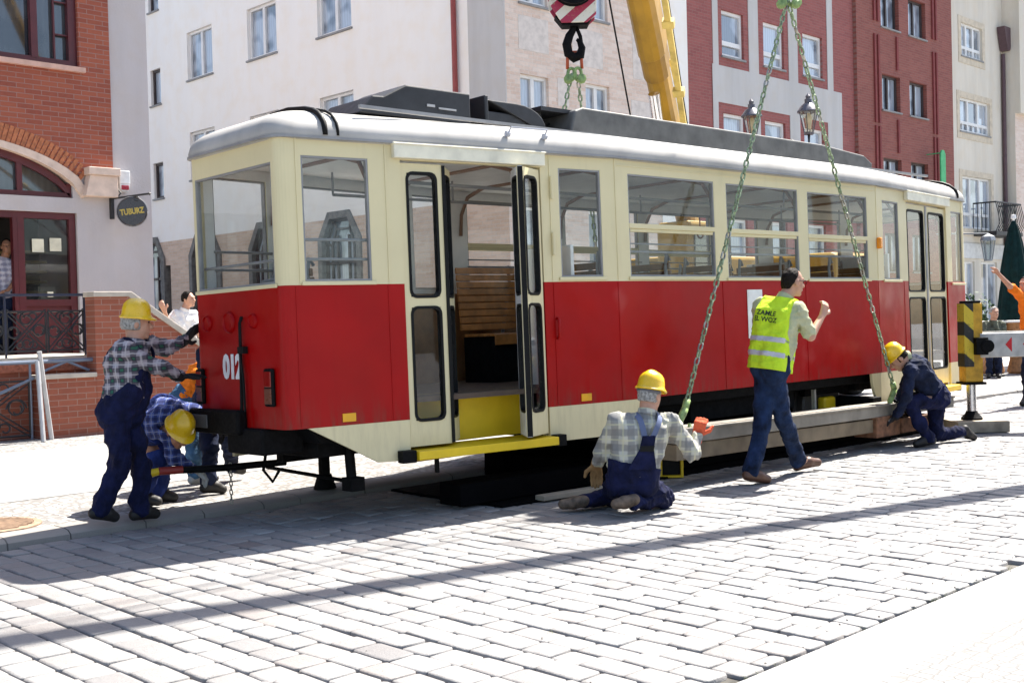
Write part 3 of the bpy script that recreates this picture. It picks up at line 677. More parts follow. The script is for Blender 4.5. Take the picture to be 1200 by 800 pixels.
b = MB(); b.box((1.5, .612, 3.16), (1.58, .618, 3.18)); b.box((1.62, .612, 3.15), (1.8, .618, 3.165)); b.build('data_plate', mat('worn_plate', (.4, .4, .4), .5), tram, local=True)
b = MB(); b.box((2.12, .62, 3.05), (2.16, 1.52, 3.32)); b.box((2.16, .66, 3.05), (2.62, 1.48, 3.20))
q = [(2.16, 3.06), (2.85, 3.06)] + [(2.5 + .35 * math.cos(R_(a)), 3.06 + .23 * math.sin(R_(a)) ** .8) for a in range(0, 91, 15)] + [(2.16, 3.29)]
b.prism(q[1:], lambda u, v, w: Vector((u, w, v)), .64, 1.5); b.build('resistor_box', m_rbox, tram, local=True, bevel=.01)
b = MB(); b.tube([(2.75, 1.45, 3.3), (3.0, 1.2, 3.34), (3.3, 1.2, 3.34)], .02); b.box((2.85, .7, 3.28), (3.5, 1.45, 3.315)); b.box((2.9, .8, 3.07), (2.95, .85, 3.28)); b.box((3.3, 1.3, 3.07), (3.35, 1.35, 3.28)); b.tube([(2.9, .8, 3.1), (3.3, 1.0, 3.27)], .016); b.build('current_collector_base', m_rbox, tram, local=True)
b = MB(); b.prism([(3.12, 3.06), (8.25, 3.04), (8.28, 3.17), (8.1, 3.25), (7.2, 3.31), (3.3, 3.335), (3.2, 3.3)], lambda u, v, w: Vector((u, w, v)), .62, 1.5); b.build('roof_duct', m_rduct, tram, local=True, bevel=.02, seg=3)
b = MB(); b.box((.7, .40, 3.035), (9.2, .43, 3.06)); b.box((.7, TW - .43, 3.035), (9.2, TW - .4, 3.06)); b.build('roof_rail', m_grey, rf, local=True)
b = MB()
for u, wd in ((.36, .045), (.46, .025)):
    pr = [(-.02, 2.79), (-.02, 2.83), (-.005, 2.88), (.03, 2.92), (.08, 2.96), (.16, 2.995), (.3, 3.03), (.6, 3.075), (.9, 3.085)]
    MB().tube([ML(u, z + .012, y - .012) for y, z in pr], wd * .45, 6).build('roof_cable', m_rubber, tram, local=True, smooth=True)
MB().tube([MR(LR - .35, z + .012, y - .012) for y, z in pr], .02, 6).build('roof_cable', m_rubber, tram, local=True, smooth=True)
b = MB(); b.tube([ML(1.93, 2.9, -.03), ML(1.93, 2.95, -.08), ML(2.28, 2.95, -.08), ML(2.28, 2.9, -.03)], .008, 6)
b.add([ML(1.97, 2.935, .03), ML(2.25, 2.935, .03), ML(2.26, 2.855, -.03), ML(1.96, 2.855, -.03)], [(0, 1, 2, 3)]); b.tube([ML(1.91, 2.905, -.035), ML(1.94, 2.905, -.035)], .025, 8); b.tube([ML(2.27, 2.905, -.035), ML(2.30, 2.905, -.035)], .025, 8)
b.build('roof_handle', mat('dull_grey', (.4, .42, .47), .5), tram, local=True)
# front details
def lamp(u, z, r=.062):
    b = MB(); b.lathe(MF(u, z, .0), [(.0, -.005), (r, -.005), (r, .008), (r * .88, .022), (r * .8, .01), (.0, .006)], 24, (-1, 0, 0)); b.build('headlight', m_red, tram, local=True, smooth=True, auto=35)
for u, r in ((.2, .06), (.53, .08), (.87, .055)): lamp(u, 1.51, r)
def digits():
    e = math.atan2(0, 1); M4 = Matrix(((0, 0, -1, -.004), (-1, 0, 0, TW - TT - .55), (0, 1, 0, 1.175), (0, 0, 0, 1)))
    text_mesh('fleet_number', '012', .235, M4, m_white, tram, .002, .012, .78)
digits()
for u, s in ((1.075, .06), (.075, .055)):
    b = MB(); b.box((u - s, .9, -.03), (u + s, 1.17, .0), MF); hl = b.build('tail_light', m_black, tram, local=True, bevel=.02, seg=3)
    MB().box((u - s + .015, 1.04, -.036), (u + s - .015, 1.15, -.028), MF).build('lens', m_redlens, hl, local=True, bevel=.004); MB().box((u - s + .015, .92, -.036), (u + s - .015, 1.03, -.028), MF).build('lens', mat('dull_lens', (.14, .04, .02), .3), hl, local=True, bevel=.004)
b = MB(); b.tube([MF(.72, 1.545, -.01), MF(.725, 1.5, -.03), MF(.70, 1.25, -.02), MF(.705, .9, -.03), MF(.7, .8, -.04)], .012, 6); b.tube([MF(.735, 1.32, -.03), MF(.71, 1.28, -.03), MF(.745, 1.1, -.03), MF(.75, .86, -.03)], .010, 6); b.box((.7, 1.28, -.045), (.78, 1.33, -.005), MF); b.build('cable', m_rubber, tram, local=True, smooth=True, auto=40)
b = MB(); b.box((.0, .69, -.09), (.74, .87, -.005), MF); b.box((.5, .55, -.05), (1.0, .74, .3), MF); b.build('bumper', m_black, tram, local=True, bevel=.02)
MB().box((.05, .73, -.1), (.3, .83, -.089), MF).build('buffer_plate', mat('buffer_grey', (.09, .09, .09), .6), tram, local=True, bevel=.005)
for M_, u in ((ML, .42), (ML, 2.58)):
    MB().box((u, .765, -.008), (u + .105, .825, .0), M_).build('reflector', m_refl, tram, local=True, bevel=.002)
b = MB(); b.box((.0, 2.09, -.05), (.07, 2.21, -.0), MR); b.build('indicator_light', m_amber, tram, local=True, bevel=.015, seg=3)
# underframe, wheels, brake gear
b = MB(); b.box((.35, .62, .5), (9.8, TW - .62, .735)); b.box((.25, .8, .62), (9.9, TW - .35, .738)); b.box((2.4, .12, .64), (7.7, TW - .12, .739))
b.prism([(.2, .735), (.9, .735), (1.5, .48), (.8, .52), (.3, .62)], lambda u, v, w: Vector((u, w, v)), .5, TW - .5)
b.box((3.3, .2, .56), (3.38, TW - .2, .64)); b.box((7.0, .2, .56), (7.1, TW - .2, .64)); b.box((4.2, .25, .45), (5.9, .9, .64)); b.box((4.4, 1.2, .4), (5.6, 1.9, .64)); b.build('underframe', m_black, tram, local=True, bevel=.01)
b = MB(); b.box((1.0, .45, .40), (2.2, .5, .46), ); b.build('step_beam', mat('ochre_paint', (.5, .3, .06), .6), tram, local=True)
for x in (3.75, 6.6):
    for y in (.36, TW - .36 - .13):
        b = MB(); b.lathe((x, y, .42), [(.02, 0), (.34, 0), (.36, .02), (.34, .1), (.38, .105), (.38, .13), (.02, .13)], 32, (0, 1, 0)); w_ = b.build('wheel', mat('wheel_iron', (.05, .045, .042), .5), tram, local=True, smooth=True, auto=35)
        s_ = -1 if y < 1 else 1; b = MB(); yb = y - .1 if y < 1 else y + .13; b.box((x - .11, yb, .33), (x + .11, yb + .1, .52)); b.build('axle_box', m_black if x < 5 else m_yel, w_, local=True, bevel=.03, seg=3)
        b = MB(); [b.box((x - .45, yb + .02, .55 + k * .022), (x + .45, yb + .08, .57 + k * .022)) for k in range(4)]; b.build('leaf_spring', m_black, tram, local=True)
b = MB(); b.box((6.2, .2, .33), (6.23, .24, .62)); b.build('brake_hanger', mat('pale_iron', (.45, .42, .35), .6), tram, local=True)
# hanging gear under the front: draw bars, safety guard posts
b = MB(); b.box((.45, 1.25, .42), (2.2, 1.35, .55)); b.tube([(.35, 1.55, .72), (1.0, 1.3, .46)], .018, 6); b.tube([(.6, .6, .735), (.64, .62, .32)], .04, 8); b.box((.59, .55, .23), (.71, .68, .33)); b.tube([(1.15, 1.75, .735), (1.15, 1.75, .2)], .05, 8); b.lathe((1.15, 1.75, .1), [(.0, 0), (.1, 0), (.06, .12), (.0, .12)], 12); b.tube([(.6, 1.75, .34), (.66, .62, .29)], .016, 8); b.tube([(.5, 1.5, .73), (.42, 1.5, .35), (.5, 1.5, .25), (.56, 1.5, .33)], .014, 6); b.build('draw_gear', m_black, tram, local=True, bevel=.004)
# ================================================================ BUILDINGS
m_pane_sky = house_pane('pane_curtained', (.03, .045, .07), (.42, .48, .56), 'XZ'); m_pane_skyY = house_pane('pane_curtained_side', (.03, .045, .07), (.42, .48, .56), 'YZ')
m_pane_dark = house_pane('pane_dark', (.012, .014, .018), (.06, .065, .07), 'XZ')
m_wframe = mat('white_window_frame', (.72, .72, .71), .45, var=.05); m_dframe = mat('dark_window_frame', (.05, .035, .035), .5); m_rframe = mat('oxblood_frame', (.09, .012, .015), .4)
m_sill = mat('grey_sill', (.25, .25, .25), .7)
def window(parent, M, r, fm, pm, cols=2, bar=None, w=.14, sill=True, f=.06, rows=0):
    u0, v0, u1, v1 = r; b = MB(); t0, t1 = w - .06, w
    b.ringprism([(u0 + .002, v0 + .002), (u1 - .002, v0 + .002), (u1 - .002, v1 - .002), (u0 + .002, v1 - .002)], [(u0 + f, v0 + f), (u1 - f, v0 + f), (u1 - f, v1 - f), (u0 + f, v1 - f)], M, t0, t1)
    for k in range(1, cols): um_ = u0 + (u1 - u0) * k / cols; b.box((um_ - f * .75, v0 + f, t0 + .004), (um_ + f * .75, v1 - f, t1), M)
    if bar: vb = v0 + (v1 - v0) * bar; b.box((u0 + f, vb - f * .7, t0 + .002), (u1 - f, vb + f * .7, t1), M)
    if rows:
        for k in range(cols):
            a0 = u0 + (u1 - u0) * k / cols; a1 = u0 + (u1 - u0) * (k + 1) / cols
            b.box(((a0 + a1) / 2 - .015, v0 + f, t0 + .015), ((a0 + a1) / 2 + .015, v0 + (v1 - v0) * (bar or 1), t1), M)
    o = b.build('window', fm, parent)
    MB().box((u0 + .004, v0 + .004, w + .002), (u1 - .004, v1 - .004, w + .02), M).build('pane', pm, o)
    if sill: MB().box((u0 - .04, v0 - .05, -.05), (u1 + .04, v0 - .003, w), M).build('sill', m_sill, o)
    return o
def shell(mb, x0, y0, x1, y1, z1, skip=''):      # the sides of a block that carry no modelled front
    if 'S' not in skip: mb.add([(x0, y0, 0), (x1, y0, 0), (x1, y0, z1), (x0, y0, z1)], [(0, 1, 2, 3)])
    if 'N' not in skip: mb.add([(x0, y1, 0), (x1, y1, 0), (x1, y1, z1), (x0, y1, z1)], [(3, 2, 1, 0)])
    if 'W' not in skip: mb.add([(x0, y0, 0), (x0, y1, 0), (x0, y1, z1), (x0, y0, z1)], [(3, 2, 1, 0)])
    if 'E' not in skip: mb.add([(x1, y0, 0), (x1, y1, 0), (x1, y1, z1), (x1, y0, z1)], [(0, 1, 2, 3)])
    mb.add([(x0, y0, z1), (x1, y0, z1), (x1, y1, z1), (x0, y1, z1)], [(0, 1, 2, 3)])
def gable(parent, x0, y0, x1, y1, z, rise, m):
    ym = (y0 + y1) / 2; e = .3; b = MB(); b.add([(x0 , y0 - e, z), (x1 , y0 - e, z), (x1, y1 + e, z), (x0, y1 + e, z), (x0, ym, z + rise), (x1, ym, z + rise)], [(0, 1, 5, 4), (2, 3, 4, 5), (0, 4, 3), (1, 2, 5), (3, 2, 1, 0)]); return b.build('roof', m, parent)
m_tiles = mat('roof_tiles', (.28, .09, .05), .8, var=.3, scale=30, bump=.4)
m_wstucco = stucco('white_render', (.86, .835, .795), 70, .025); m_gstucco = stucco('grey_render', (.52, .51, .50), 40, .1)
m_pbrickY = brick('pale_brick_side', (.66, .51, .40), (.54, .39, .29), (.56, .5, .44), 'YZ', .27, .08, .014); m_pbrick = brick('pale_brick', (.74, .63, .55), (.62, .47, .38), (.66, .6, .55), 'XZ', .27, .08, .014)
m_rbrick = brick('red_brick', (.34, .092, .048), (.24, .058, .034), (.30, .19, .165), 'XZ', .25, .075, .012, .15)
m_dbrick = brick('dark_red_brick', (.27, .085, .065), (.21, .06, .048), (.24, .14, .12), 'XZ', .25, .075, .012, .2); m_ared = brick('crimson_brick', (.31, .095, .085), (.24, .07, .065), (.27, .16, .145), 'XZ', .25, .075, .01, .15)

# ---- white corner house across the side street
WX, WY0, WY1 = 16.7, 17.0, 40.0
wb = thing('corner_house', 'tall off-white rendered corner house with brick ground floor and arched windows behind the tram', 'building', (WX, WY0, 0))
MX = map3((WX, WY0, 0), (0, 1, 0), (0, 0, 1), (-1, 0, 0)); MY = map3((WX, WY0, 0), (1, 0, 0), (0, 0, 1), (0, -1, 0))
cols_ = [5.15 + 3.17 * k for k in range(6)]       # left edges along Y
HX = [(c, z, c + 1.37, z + 1.34) for c in cols_[:3] for z in (2.88 + 2.76, 8.45, 11.25)]
HX += [(c, z, c + .6, z + 1.05) for c in (14.45,) for z in (5.3, 8.05, 10.8)]
b = MB(); gridwall(b, MX, (0, WY1 - WY0), (4.0, 14), HX, .16); shell(b, WX, WY0, 22.86, WY1, 14, 'WS'); b.build('wall', m_wstucco, wb)
for h_ in HX: window(wb, MX, h_, m_wframe if h_[2] - h_[0] > 1 else m_dframe, m_pane_skyY, 2 if h_[2] - h_[0] > 1 else 1, None, .14, True, .07)
# brick ground floor with octagonal-headed windows
HA = [(c - .02, 1.7, c + 1.4, 4.0) for c in cols_[:4]] 
b = MB()
def octo(c, g=0): return [(c - g, 1.75 - g), (c + 1.38 + g, 1.75 - g), (c + 1.38 + g, 3.45 + g * .4), (c + 1.05 + g * .4, 4.0 + g), (c + .33 - g * .4, 4.0 + g), (c - g, 3.45 + g * .4)]
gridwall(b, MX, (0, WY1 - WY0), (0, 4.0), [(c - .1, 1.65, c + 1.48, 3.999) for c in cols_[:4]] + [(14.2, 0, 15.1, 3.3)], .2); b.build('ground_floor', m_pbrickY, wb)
b = MB(); b.prism([(14.201, .001), (15.099, .001), (15.099, 3.299), (14.201, 3.299)], MX, .15, .19); b.build('door', m_dframe, wb)
m_stone = mat('dark_stone', (.17, .165, .155), .85, var=.25, scale=8, bump=.4)
for c in cols_[:4]:
    b = MB(); b.ringprism(octo(c, .17), octo(c, .0), MX, -.06, .2); o = b.build('window_surround', m_stone, wb)
    b = MB()
    for k in range(6): pa, pb = octo(c)[k], octo(c, -.12)[k]; b.beam(MX(*pa, .08), MX(*pb, .08), .05, .06)
    b.ringprism(octo(c, -.001), octo(c, -.06), MX, .06, .13); b.ringprism(octo(c, -.22), octo(c, -.27), MX, .07, .12)
    for k in (1, 2): b.box((c + 1.38 * k / 3 - .03, 1.8, .075), (c + 1.38 * k / 3 + .03, 3.6, .125), MX)
    b.box((c + .06, 2.9, .075), (c + 1.32, 2.97, .125), MX)
    for k in range(2, 6): pa, pb = octo(c, -.05)[k], octo(c, -.24)[k]; b.beam(MX(*pa, .095), MX(*pb, .095), .05, .05)
    w_ = b.build('window', m_dframe, wb); MB().prism(octo(c, -.002), MX, .135, .15).build('pane', m_pane_skyY, w_)
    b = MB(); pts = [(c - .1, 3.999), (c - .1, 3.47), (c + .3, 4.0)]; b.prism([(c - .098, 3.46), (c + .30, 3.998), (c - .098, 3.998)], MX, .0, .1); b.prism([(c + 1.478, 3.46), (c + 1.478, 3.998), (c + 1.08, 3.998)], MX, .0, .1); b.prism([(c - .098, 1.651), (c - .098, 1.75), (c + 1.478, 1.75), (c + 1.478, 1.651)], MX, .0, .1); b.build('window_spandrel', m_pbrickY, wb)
b = MB(); b.box((-.003, 4.0, -.004), (1.1, 14, .02), MX); b.build('corner_pier', m_gstucco, wb)
b = MB(); b.tube([(WX - .09, WY0 + 1.45, 0.1), (WX - .09, WY0 + 1.45, 14)], .06, 10); [b.tube([(WX - .09, WY0 + 1.45, z), (WX - .09, WY0 + 1.45, z + .05)], .075, 10) for z in (3, 6, 9, 12)]; b.build('drainpipe', mat('red_pipe', (.28, .05, .045), .5), wb, smooth=True, auto=40)
HY = [(.42, 5.35, 1.27, 6.55), (2.45, 5.35, 3.25, 6.6), (.45, 8.03, 1.3, 9.3), (2.42, 8.03, 3.25, 9.3), (.45, 10.8, 1.3, 12.0), (2.42, 10.8, 3.25, 12.0), (.42, 2.6, 1.27, 3.8), (2.45, 2.6, 3.25, 3.8)]
b = MB(); gridwall(b, MY, (0, 5.05), (0, 14), HY, .16); b.build('brick_front', m_pbrick, wb)
for h_ in HY: window(wb, MY, h_, m_wframe, m_pane_sky, 2, None, .13, True, .07)
b = MB()
for u0, v0, u1, v1 in ((.4, 7.05, 1.3, 7.75), (2.05, 6.95, 3.05, 7.75), (4.1, 6.9, 4.9, 8.6), (.4, 9.6, 1.3, 10.4), (2.1, 9.6, 3.2, 10.4), (1.55, 6.0, 1.9, 6.6), (4.0, 4.4, 4.8, 6.4)): MB().box((u0, v0, -.006), (u1, v1, .01), MY).build('render_panel', mat('panel_render', (.66, .60, .55), .9), wb)
MB().box((5.05, 0, -.02), (6.16, 14, .1), MY).build('render_pier', m_wstucco, wb)
gable(wb, WX, WY0, 22.86, WY1, 14.001, 3.5, m_tiles)

# ---- crimson house with white bands
ab = thing('town_house', 'crimson brick town house with white rendered bands round its windows', 'building', (22.87, 17, 0))
MA = map3((22.87, 17.0, 0), (1, 0, 0), (0, 0, 1), (0, -1, 0)); o0 = 22.87
acol = [(24.32 - o0, 25.28 - o0), (26.18 - o0, 27.16 - o0), (28.1 - o0, 29.12 - o0)]
arow = [(2.7, 3.85), (5.3, 6.5), (7.92, 9.08), (10.5, 11.65)]
HA_ = [(a, z0, c, z1) for a, c in acol for z0, z1 in arow]
b = MB(); gridwall(b, MA, (0, 7.98), (0, 14), HA_, .16); shell(b, 22.87, 17, 30.85, 30, 14, 'S'); b.build('wall', m_ared, ab)
for h_ in HA_: window(ab, MA, h_, m_wframe, m_pane_sky, 1, .3 if h_[1] > 7 else None, .13, True, .08)
b = MB(); surr = [(a - .22, 4.9, c + .22, 6.74) for a, c in acol]
gridwall(b, map3((22.87, 16.985, 0), (1, 0, 0), (0, 0, 1), (0, -1, 0)), (1.0, 7.25), (4.2, 7.66), surr, .015)
for a, c in ((1.05, 1.28), (2.62, 3.06), (4.5, 4.95), (6.5, 6.8)): b.box((a, 7.66, -.015), (c, 12.5, .0), MA)
b.build('render_band', m_gstucco, ab); gable(ab, 22.87, 17, 30.85, 30, 14.001, 3.5, m_tiles)

# ---- dark red house with ribs
bb = thing('brick_house', 'dark red brick house with thin vertical ribs and dark narrow windows', 'building', (30.86, 16.9, 0))
MBm = map3((30.86, 16.9, 0), (1, 0, 0), (0, 0, 1), (0, -1, 0)); o0 = 30.86
HB = [(a - o0, z0, c - o0, z1) for a, c in ((32.33, 33.46), (34.07, 35.22)) for z0, z1 in ((2.6, 3.75), (4.95, 6.0), (7.43, 8.5), (9.9, 11.05))]
b = MB(); gridwall(b, MBm, (0, 6.2), (0, 13.5), HB, .2); shell(b, 30.86, 16.9, 37.06, 30, 13.5, 'S'); b.build('wall', m_dbrick, bb)
for h_ in HB: window(bb, MBm, h_, m_dframe, m_pane_sky, 2, None, .18, True, .06)
b = MB()
for u in (.98, 1.2, 4.75, 4.97):
    for z0, z1 in ((3.9, 6.9), (7.0, 9.6), (10, 13.4)): b.box((u, z0, -.05), (u + .09, z1, .0), MBm)
b.box((2.35, 6.2, -.05), (2.45, 7.2, 0), MBm); b.box((2.35, 8.7, -.05), (2.45, 9.7, 0), MBm)
b.box((0, 3.95, -.04), (6.2, 4.1, .0), MBm); b.build('brick_rib', mat('rib_brick', (.2, .035, .035), .8), bb); gable(bb, 30.86, 16.9, 37.06, 30, 13.501, 3, m_tiles)
b = MB(); b.prism([(0, 0), (.33, -.06), (.33, 1.25), (.24, 1.38), (.08, 1.38), (0, 1.25)], map3((34.95, 16.35, 5.0), (1, 0, 0), (0, 0, 1), (0, -1, 0)), 0, .05); b.tube([(35.12, 16.9, 6.3), (35.12, 16.38, 6.3)], .02, 6)
tag(b.build('shop_banner', mat('green_banner', (.06, .42, .16), .6), bevel=.01), 'narrow green banner hanging off the dark red brick house', 'banner')

# ---- cream house with balcony
cb = thing('cream_house', 'cream rendered house with white windows and an iron balcony', 'building', (37.07, 17.0, 0))
MC = map3((37.07, 17.0, 0), (1, 0, 0), (0, 0, 1), (0, -1, 0)); o0 = 37.07
m_cst = stucco('cream_render', (.68, .63, .54))
HC = [(37.95 - o0, 9.85, 39.6 - o0, 10.95), (37.75 - o0, 7.33, 40.1 - o0, 8.45), (37.84 - o0, 4.1, 40.1 - o0, 5.85), (37.6 - o0, 0.1, 38.7 - o0, 3.0), (39.2 - o0, .1, 40.5 - o0, 3.0), (37.9 - o0, 12.1, 39.6 - o0, 13)]
b = MB(); gridwall(b, MC, (0, 4.2), (0, 13.8), HC, .16); shell(b, 37.07, 17, 41.27, 30, 13.8, 'S'); b.build('wall', m_cst, cb)
for i, h_ in enumerate(HC): window(cb, MC, h_, m_wframe, m_pane_sky, 3 if i < 3 else 2, .28, .13, i != 2, .07, rows=1)
b = MB()
for h_ in HC[:3]: b.ringprism([(h_[0] - .2, h_[1] - .25), (h_[2] + .2, h_[1] - .25), (h_[2] + .2, h_[3] + .2), (h_[0] - .2, h_[3] + .2)], [(h_[0], h_[1]), (h_[2], h_[1]), (h_[2], h_[3]), (h_[0], h_[3])], MC, -.02, .0)
b.build('window_surround', mat('sand_trim', (.6, .52, .4), .8), cb)
m_iron = mat('wrought_iron', (.02, .02, .022), .55)
b = MB(); b.box((1.55, 3.85, -.8), (3.7, 3.98, -.003), MC); bl = b.build('balcony', m_iron, cb)
b = MB()
for k in range(15):
    u = 1.6 + 2.05 * k / 14; b.tube([MC(u, 3.98, -.76), MC(u, 4.25, -.9), MC(u, 4.6, -.84), MC(u, 4.95, -.76)], .014, 5)
for k in range(5):
    for u in (1.6, 3.65): b.tube([MC(u, 3.98, -.7 * k / 5), MC(u, 4.95, -.7 * k / 5)], .014, 5)
b.tube([MC(1.6, 4.95, 0), MC(1.6, 4.95, -.76), MC(3.65, 4.95, -.76), MC(3.65, 4.95, 0)], .03, 6); b.build('railing', m_iron, bl, smooth=True, auto=50)
b = MB(); b.box((.2, 3.1, -.06), (4.0, 3.6, .0), MC); b.build('sign_board', mat('pale_board', (.6, .6, .58), .6), cb)
b = MB(); b.tube([MC(4.05, 0.1, -.09), MC(4.05, 10.3, -.09)], .07, 10); b.prism([(3.95, 10.4), (4.15, 10.4), (4.5, 11.2), (3.7, 11.2)], MC, -.3, -.03); b.build('drainpipe', mat('dark_pipe', (.09, .05, .06), .5), cb)
gable(cb, 37.07, 17, 41.27, 30, 13.801, 3, m_tiles)
dbd = thing('end_house', 'pale brick and cream house at the right edge of the row', 'building', (41.28, 16.6, 0))
MD = map3((41.28, 16.6, 0), (1, 0, 0), (0, 0, 1), (0, -1, 0)); HD = [(c, z, c + 1.5, z + 1.6) for c in (1.0, 3.8, 6.6) for z in (1, 4.6, 6.6, 9.6)]
HD1 = [h for h in HD if h[1] < 6]; HD2 = [h for h in HD if h[1] > 8.2]; HD1 += [(1.0, 6.6, 2.5, 7.9), (3.8, 6.6, 5.3, 7.9), (6.6, 6.6, 8.1, 7.9)]
b = MB(); gridwall(b, MD, (0, 12), (0, 8.2), HD1, .16); b.build('brick_wall', m_pbrick, dbd)
b = MB(); gridwall(b, map3((41.28, 16.4, 0), (1, 0, 0), (0, 0, 1), (0, -1, 0)), (0, 12), (8.2, 13), HD2, .16); b.add([(41.28, 16.4, 8.2), (53.28, 16.4, 8.2), (53.28, 16.6, 8.2), (41.28, 16.6, 8.2)], [(0, 1, 2, 3)]); shell(b, 41.28, 16.6, 53.28, 30, 13, 'S'); b.add([(41.28, 16.4, 8.2), (41.28, 16.6, 8.2), (41.28, 16.6, 13), (41.28, 16.4, 13)], [(0, 1, 2, 3)]); b.build('wall', m_cst, dbd)
for h_ in HD1: window(dbd, MD, h_, m_dframe, m_pane_sky, 2, .4, .13, True, .06)
for h_ in HD2: window(dbd, map3((41.28, 16.4, 0), (1, 0, 0), (0, 0, 1), (0, -1, 0)), h_, m_wframe, m_pane_sky, 2, .4, .13, True, .06)
gable(dbd, 41.28, 16.4, 53.28, 30, 13.001, 3, m_tiles)

# ---- red brick house on the left with arched shopfront
LX, LY = 9.08, 17.5
lb = thing('shop_house', 'red brick house with a grey rough-cast corner and an arched shop window on the left', 'building', (LX, LY, 0))
ML2 = map3((0, LY, 0), (1, 0, 0), (0, 0, 1), (0, -1, 0))
m_rough = stucco('rough_cast', (.50, .46, .46), 26, .06, 1.0); m_trim = mat('peach_trim', (.68, .52, .42), .7)
ac, ar = 5.75, 2.05                 # arch centre x, half span at springing
def archz(u, s=1.0): q = max(0, 1 - ((u - ac) / (ar * s)) ** 2); return 3.5 + .78 * s * (1.06 ** (s > 1)) * q ** .62
# openings: upper window, arch window, door group
b = MB(); HU = [(3.6, 5.52, 7.93, 8.4)]
gridwall(b, ML2, (-14, ac - 2.2), (3.86, 12), [(-12, 5.52, 1.9, 8.4)], .2); gridwall(b, ML2, (ac - 2.2, 8.43), (4.75, 12), HU, .2)
N_ = 28
us = [ac - 2.2 + (8.43 - ac + 2.2) * k / N_ for k in range(N_ + 1)]
for u0, u1 in zip(us, us[1:]):
    za, zb = max(3.86, archz(u0, 1.1)), max(3.86, archz(u1, 1.1)); b.add([ML2(u0, za, 0), ML2(u1, zb, 0), ML2(u1, 4.75, 0), ML2(u0, 4.75, 0)], [(0, 1, 2, 3)])
shell(b, -14, LY + .3, LX, 30, 12, 'SE'); b.add([ML2(8.43, 3.86, 0), ML2(8.43, 12, 0), ML2(8.43, 12, .1), ML2(8.43, 3.86, .1)], [(0, 1, 2, 3)]); b.build('brick_wall', m_rbrick, lb)
b = MB(); gridwall(b, map3((0, LY + .03, 0), (1, 0, 0), (0, 0, 1), (0, -1, 0)), (-14, LX), (0, 12), [(ac - 2.1, 1.1, 7.83, 3.27), (ac - 2.03, 3.5, 7.78, 4.4), (3.59, 5.51, 7.94, 8.41), (-12, 5.51, 1.9, 8.41), (-11, 1.1, 2, 3.3)], .2); b.add([(LX, LY + .03, 0), (LX, 30, 0), (LX, 30, 12), (LX, LY + .03, 12)], [(0, 1, 2, 3)]); b.build('rough_cast_wall', m_rough, lb)
b = MB()   # arch trim and soldier course
for k in range(N_):
    q0, q1 = ac - 2.16 + 4.32 * k / N_, ac - 2.16 + 4.32 * (k + 1) / N_
    f = lambda q, s: (ac + (q - ac) * s * .935, archz(ac + (q - ac) * .935 , 1.0) + (s - 1) * 1.2)
    a0, a1 = (q0, archz(ac + (q0 - ac) * .95)), (q1, archz(ac + (q1 - ac) * .95)); b.prism([(a0[0], a0[1]), (a1[0], a1[1]), (ac + (a1[0] - ac) * 1.045, a1[1] + .1), (ac + (a0[0] - ac) * 1.045, a0[1] + .1)], ML2, -.03, .2)
b.build('arch_trim', m_trim, lb)
b = MB()
for k in range(-30, 31):
    th = R_(90 - k * 1.72); d = Vector((math.cos(th), math.sin(th))); q = ac + 2.12 * (k / 30.5); z = archz(ac + (q - ac) * .95) + .11; tx = (k / 30.5) * .9; nx, nz = tx * .7, math.sqrt(1 - (tx * .7) ** 2)
    p0 = Vector((q, z)); p1 = p0 + Vector((nx, nz)) * .26; s_ = Vector((nz, -nx)) * .03; b.prism([tuple(p0 - s_), tuple(p0 + s_), tuple(p1 + s_), tuple(p1 - s_)], ML2, -.012, .05)
b.build('soldier_course', mat('orange_brick', (.44, .15, .065), .85, var=.25, scale=20), lb)
b = MB(); b.prism([(7.9, 3.53), (8.43, 3.53), (8.43, 3.86), (7.98, 3.86)], ML2, -.16, .03); b.box((7.95, 3.86, -.2), (8.46, 3.98, .03), ML2); b.build('corbel', m_trim, lb, bevel=.01)
# arch window
b = MB(); k_ = 24
for k in range(k_):
    q0, q1 = ac - 2.0 + 4.0 * k / k_, ac - 2.0 + 4.0 * (k + 1) / k_; b.prism([(q0, archz(q0) - .1), (q1, archz(q1) - .1), (q1, archz(q1) + .02), (q0, archz(q0) + .02)], ML2, .08, .14)
b.box((ac - 2.02, 3.5, .08), (7.78, 3.58, .14), ML2); b.box((6.95, 3.58, .085), (7.03, 4.1, .14), ML2); b.box((ac - .04, 3.58, .085), (ac + .04, 4.25, .14), ML2); b.box((4.5, 3.58, .085), (4.58, 4.1, .14), ML2); b.box((7.7, 3.5, .083), (7.80, 3.72, .14), ML2)
aw = b.build('arch_window', m_rframe, lb); b = MB(); b.prism([(ac - 2.0, 3.52)] + [(7.76, 3.52)] + [(ac + 2.0 - 4.0 * k / k_, archz(ac + 2.0 - 4.0 * k / k_) - .02) for k in range(k_ + 1)], ML2, .16, .18); b.build('pane', m_pane_dark, aw)
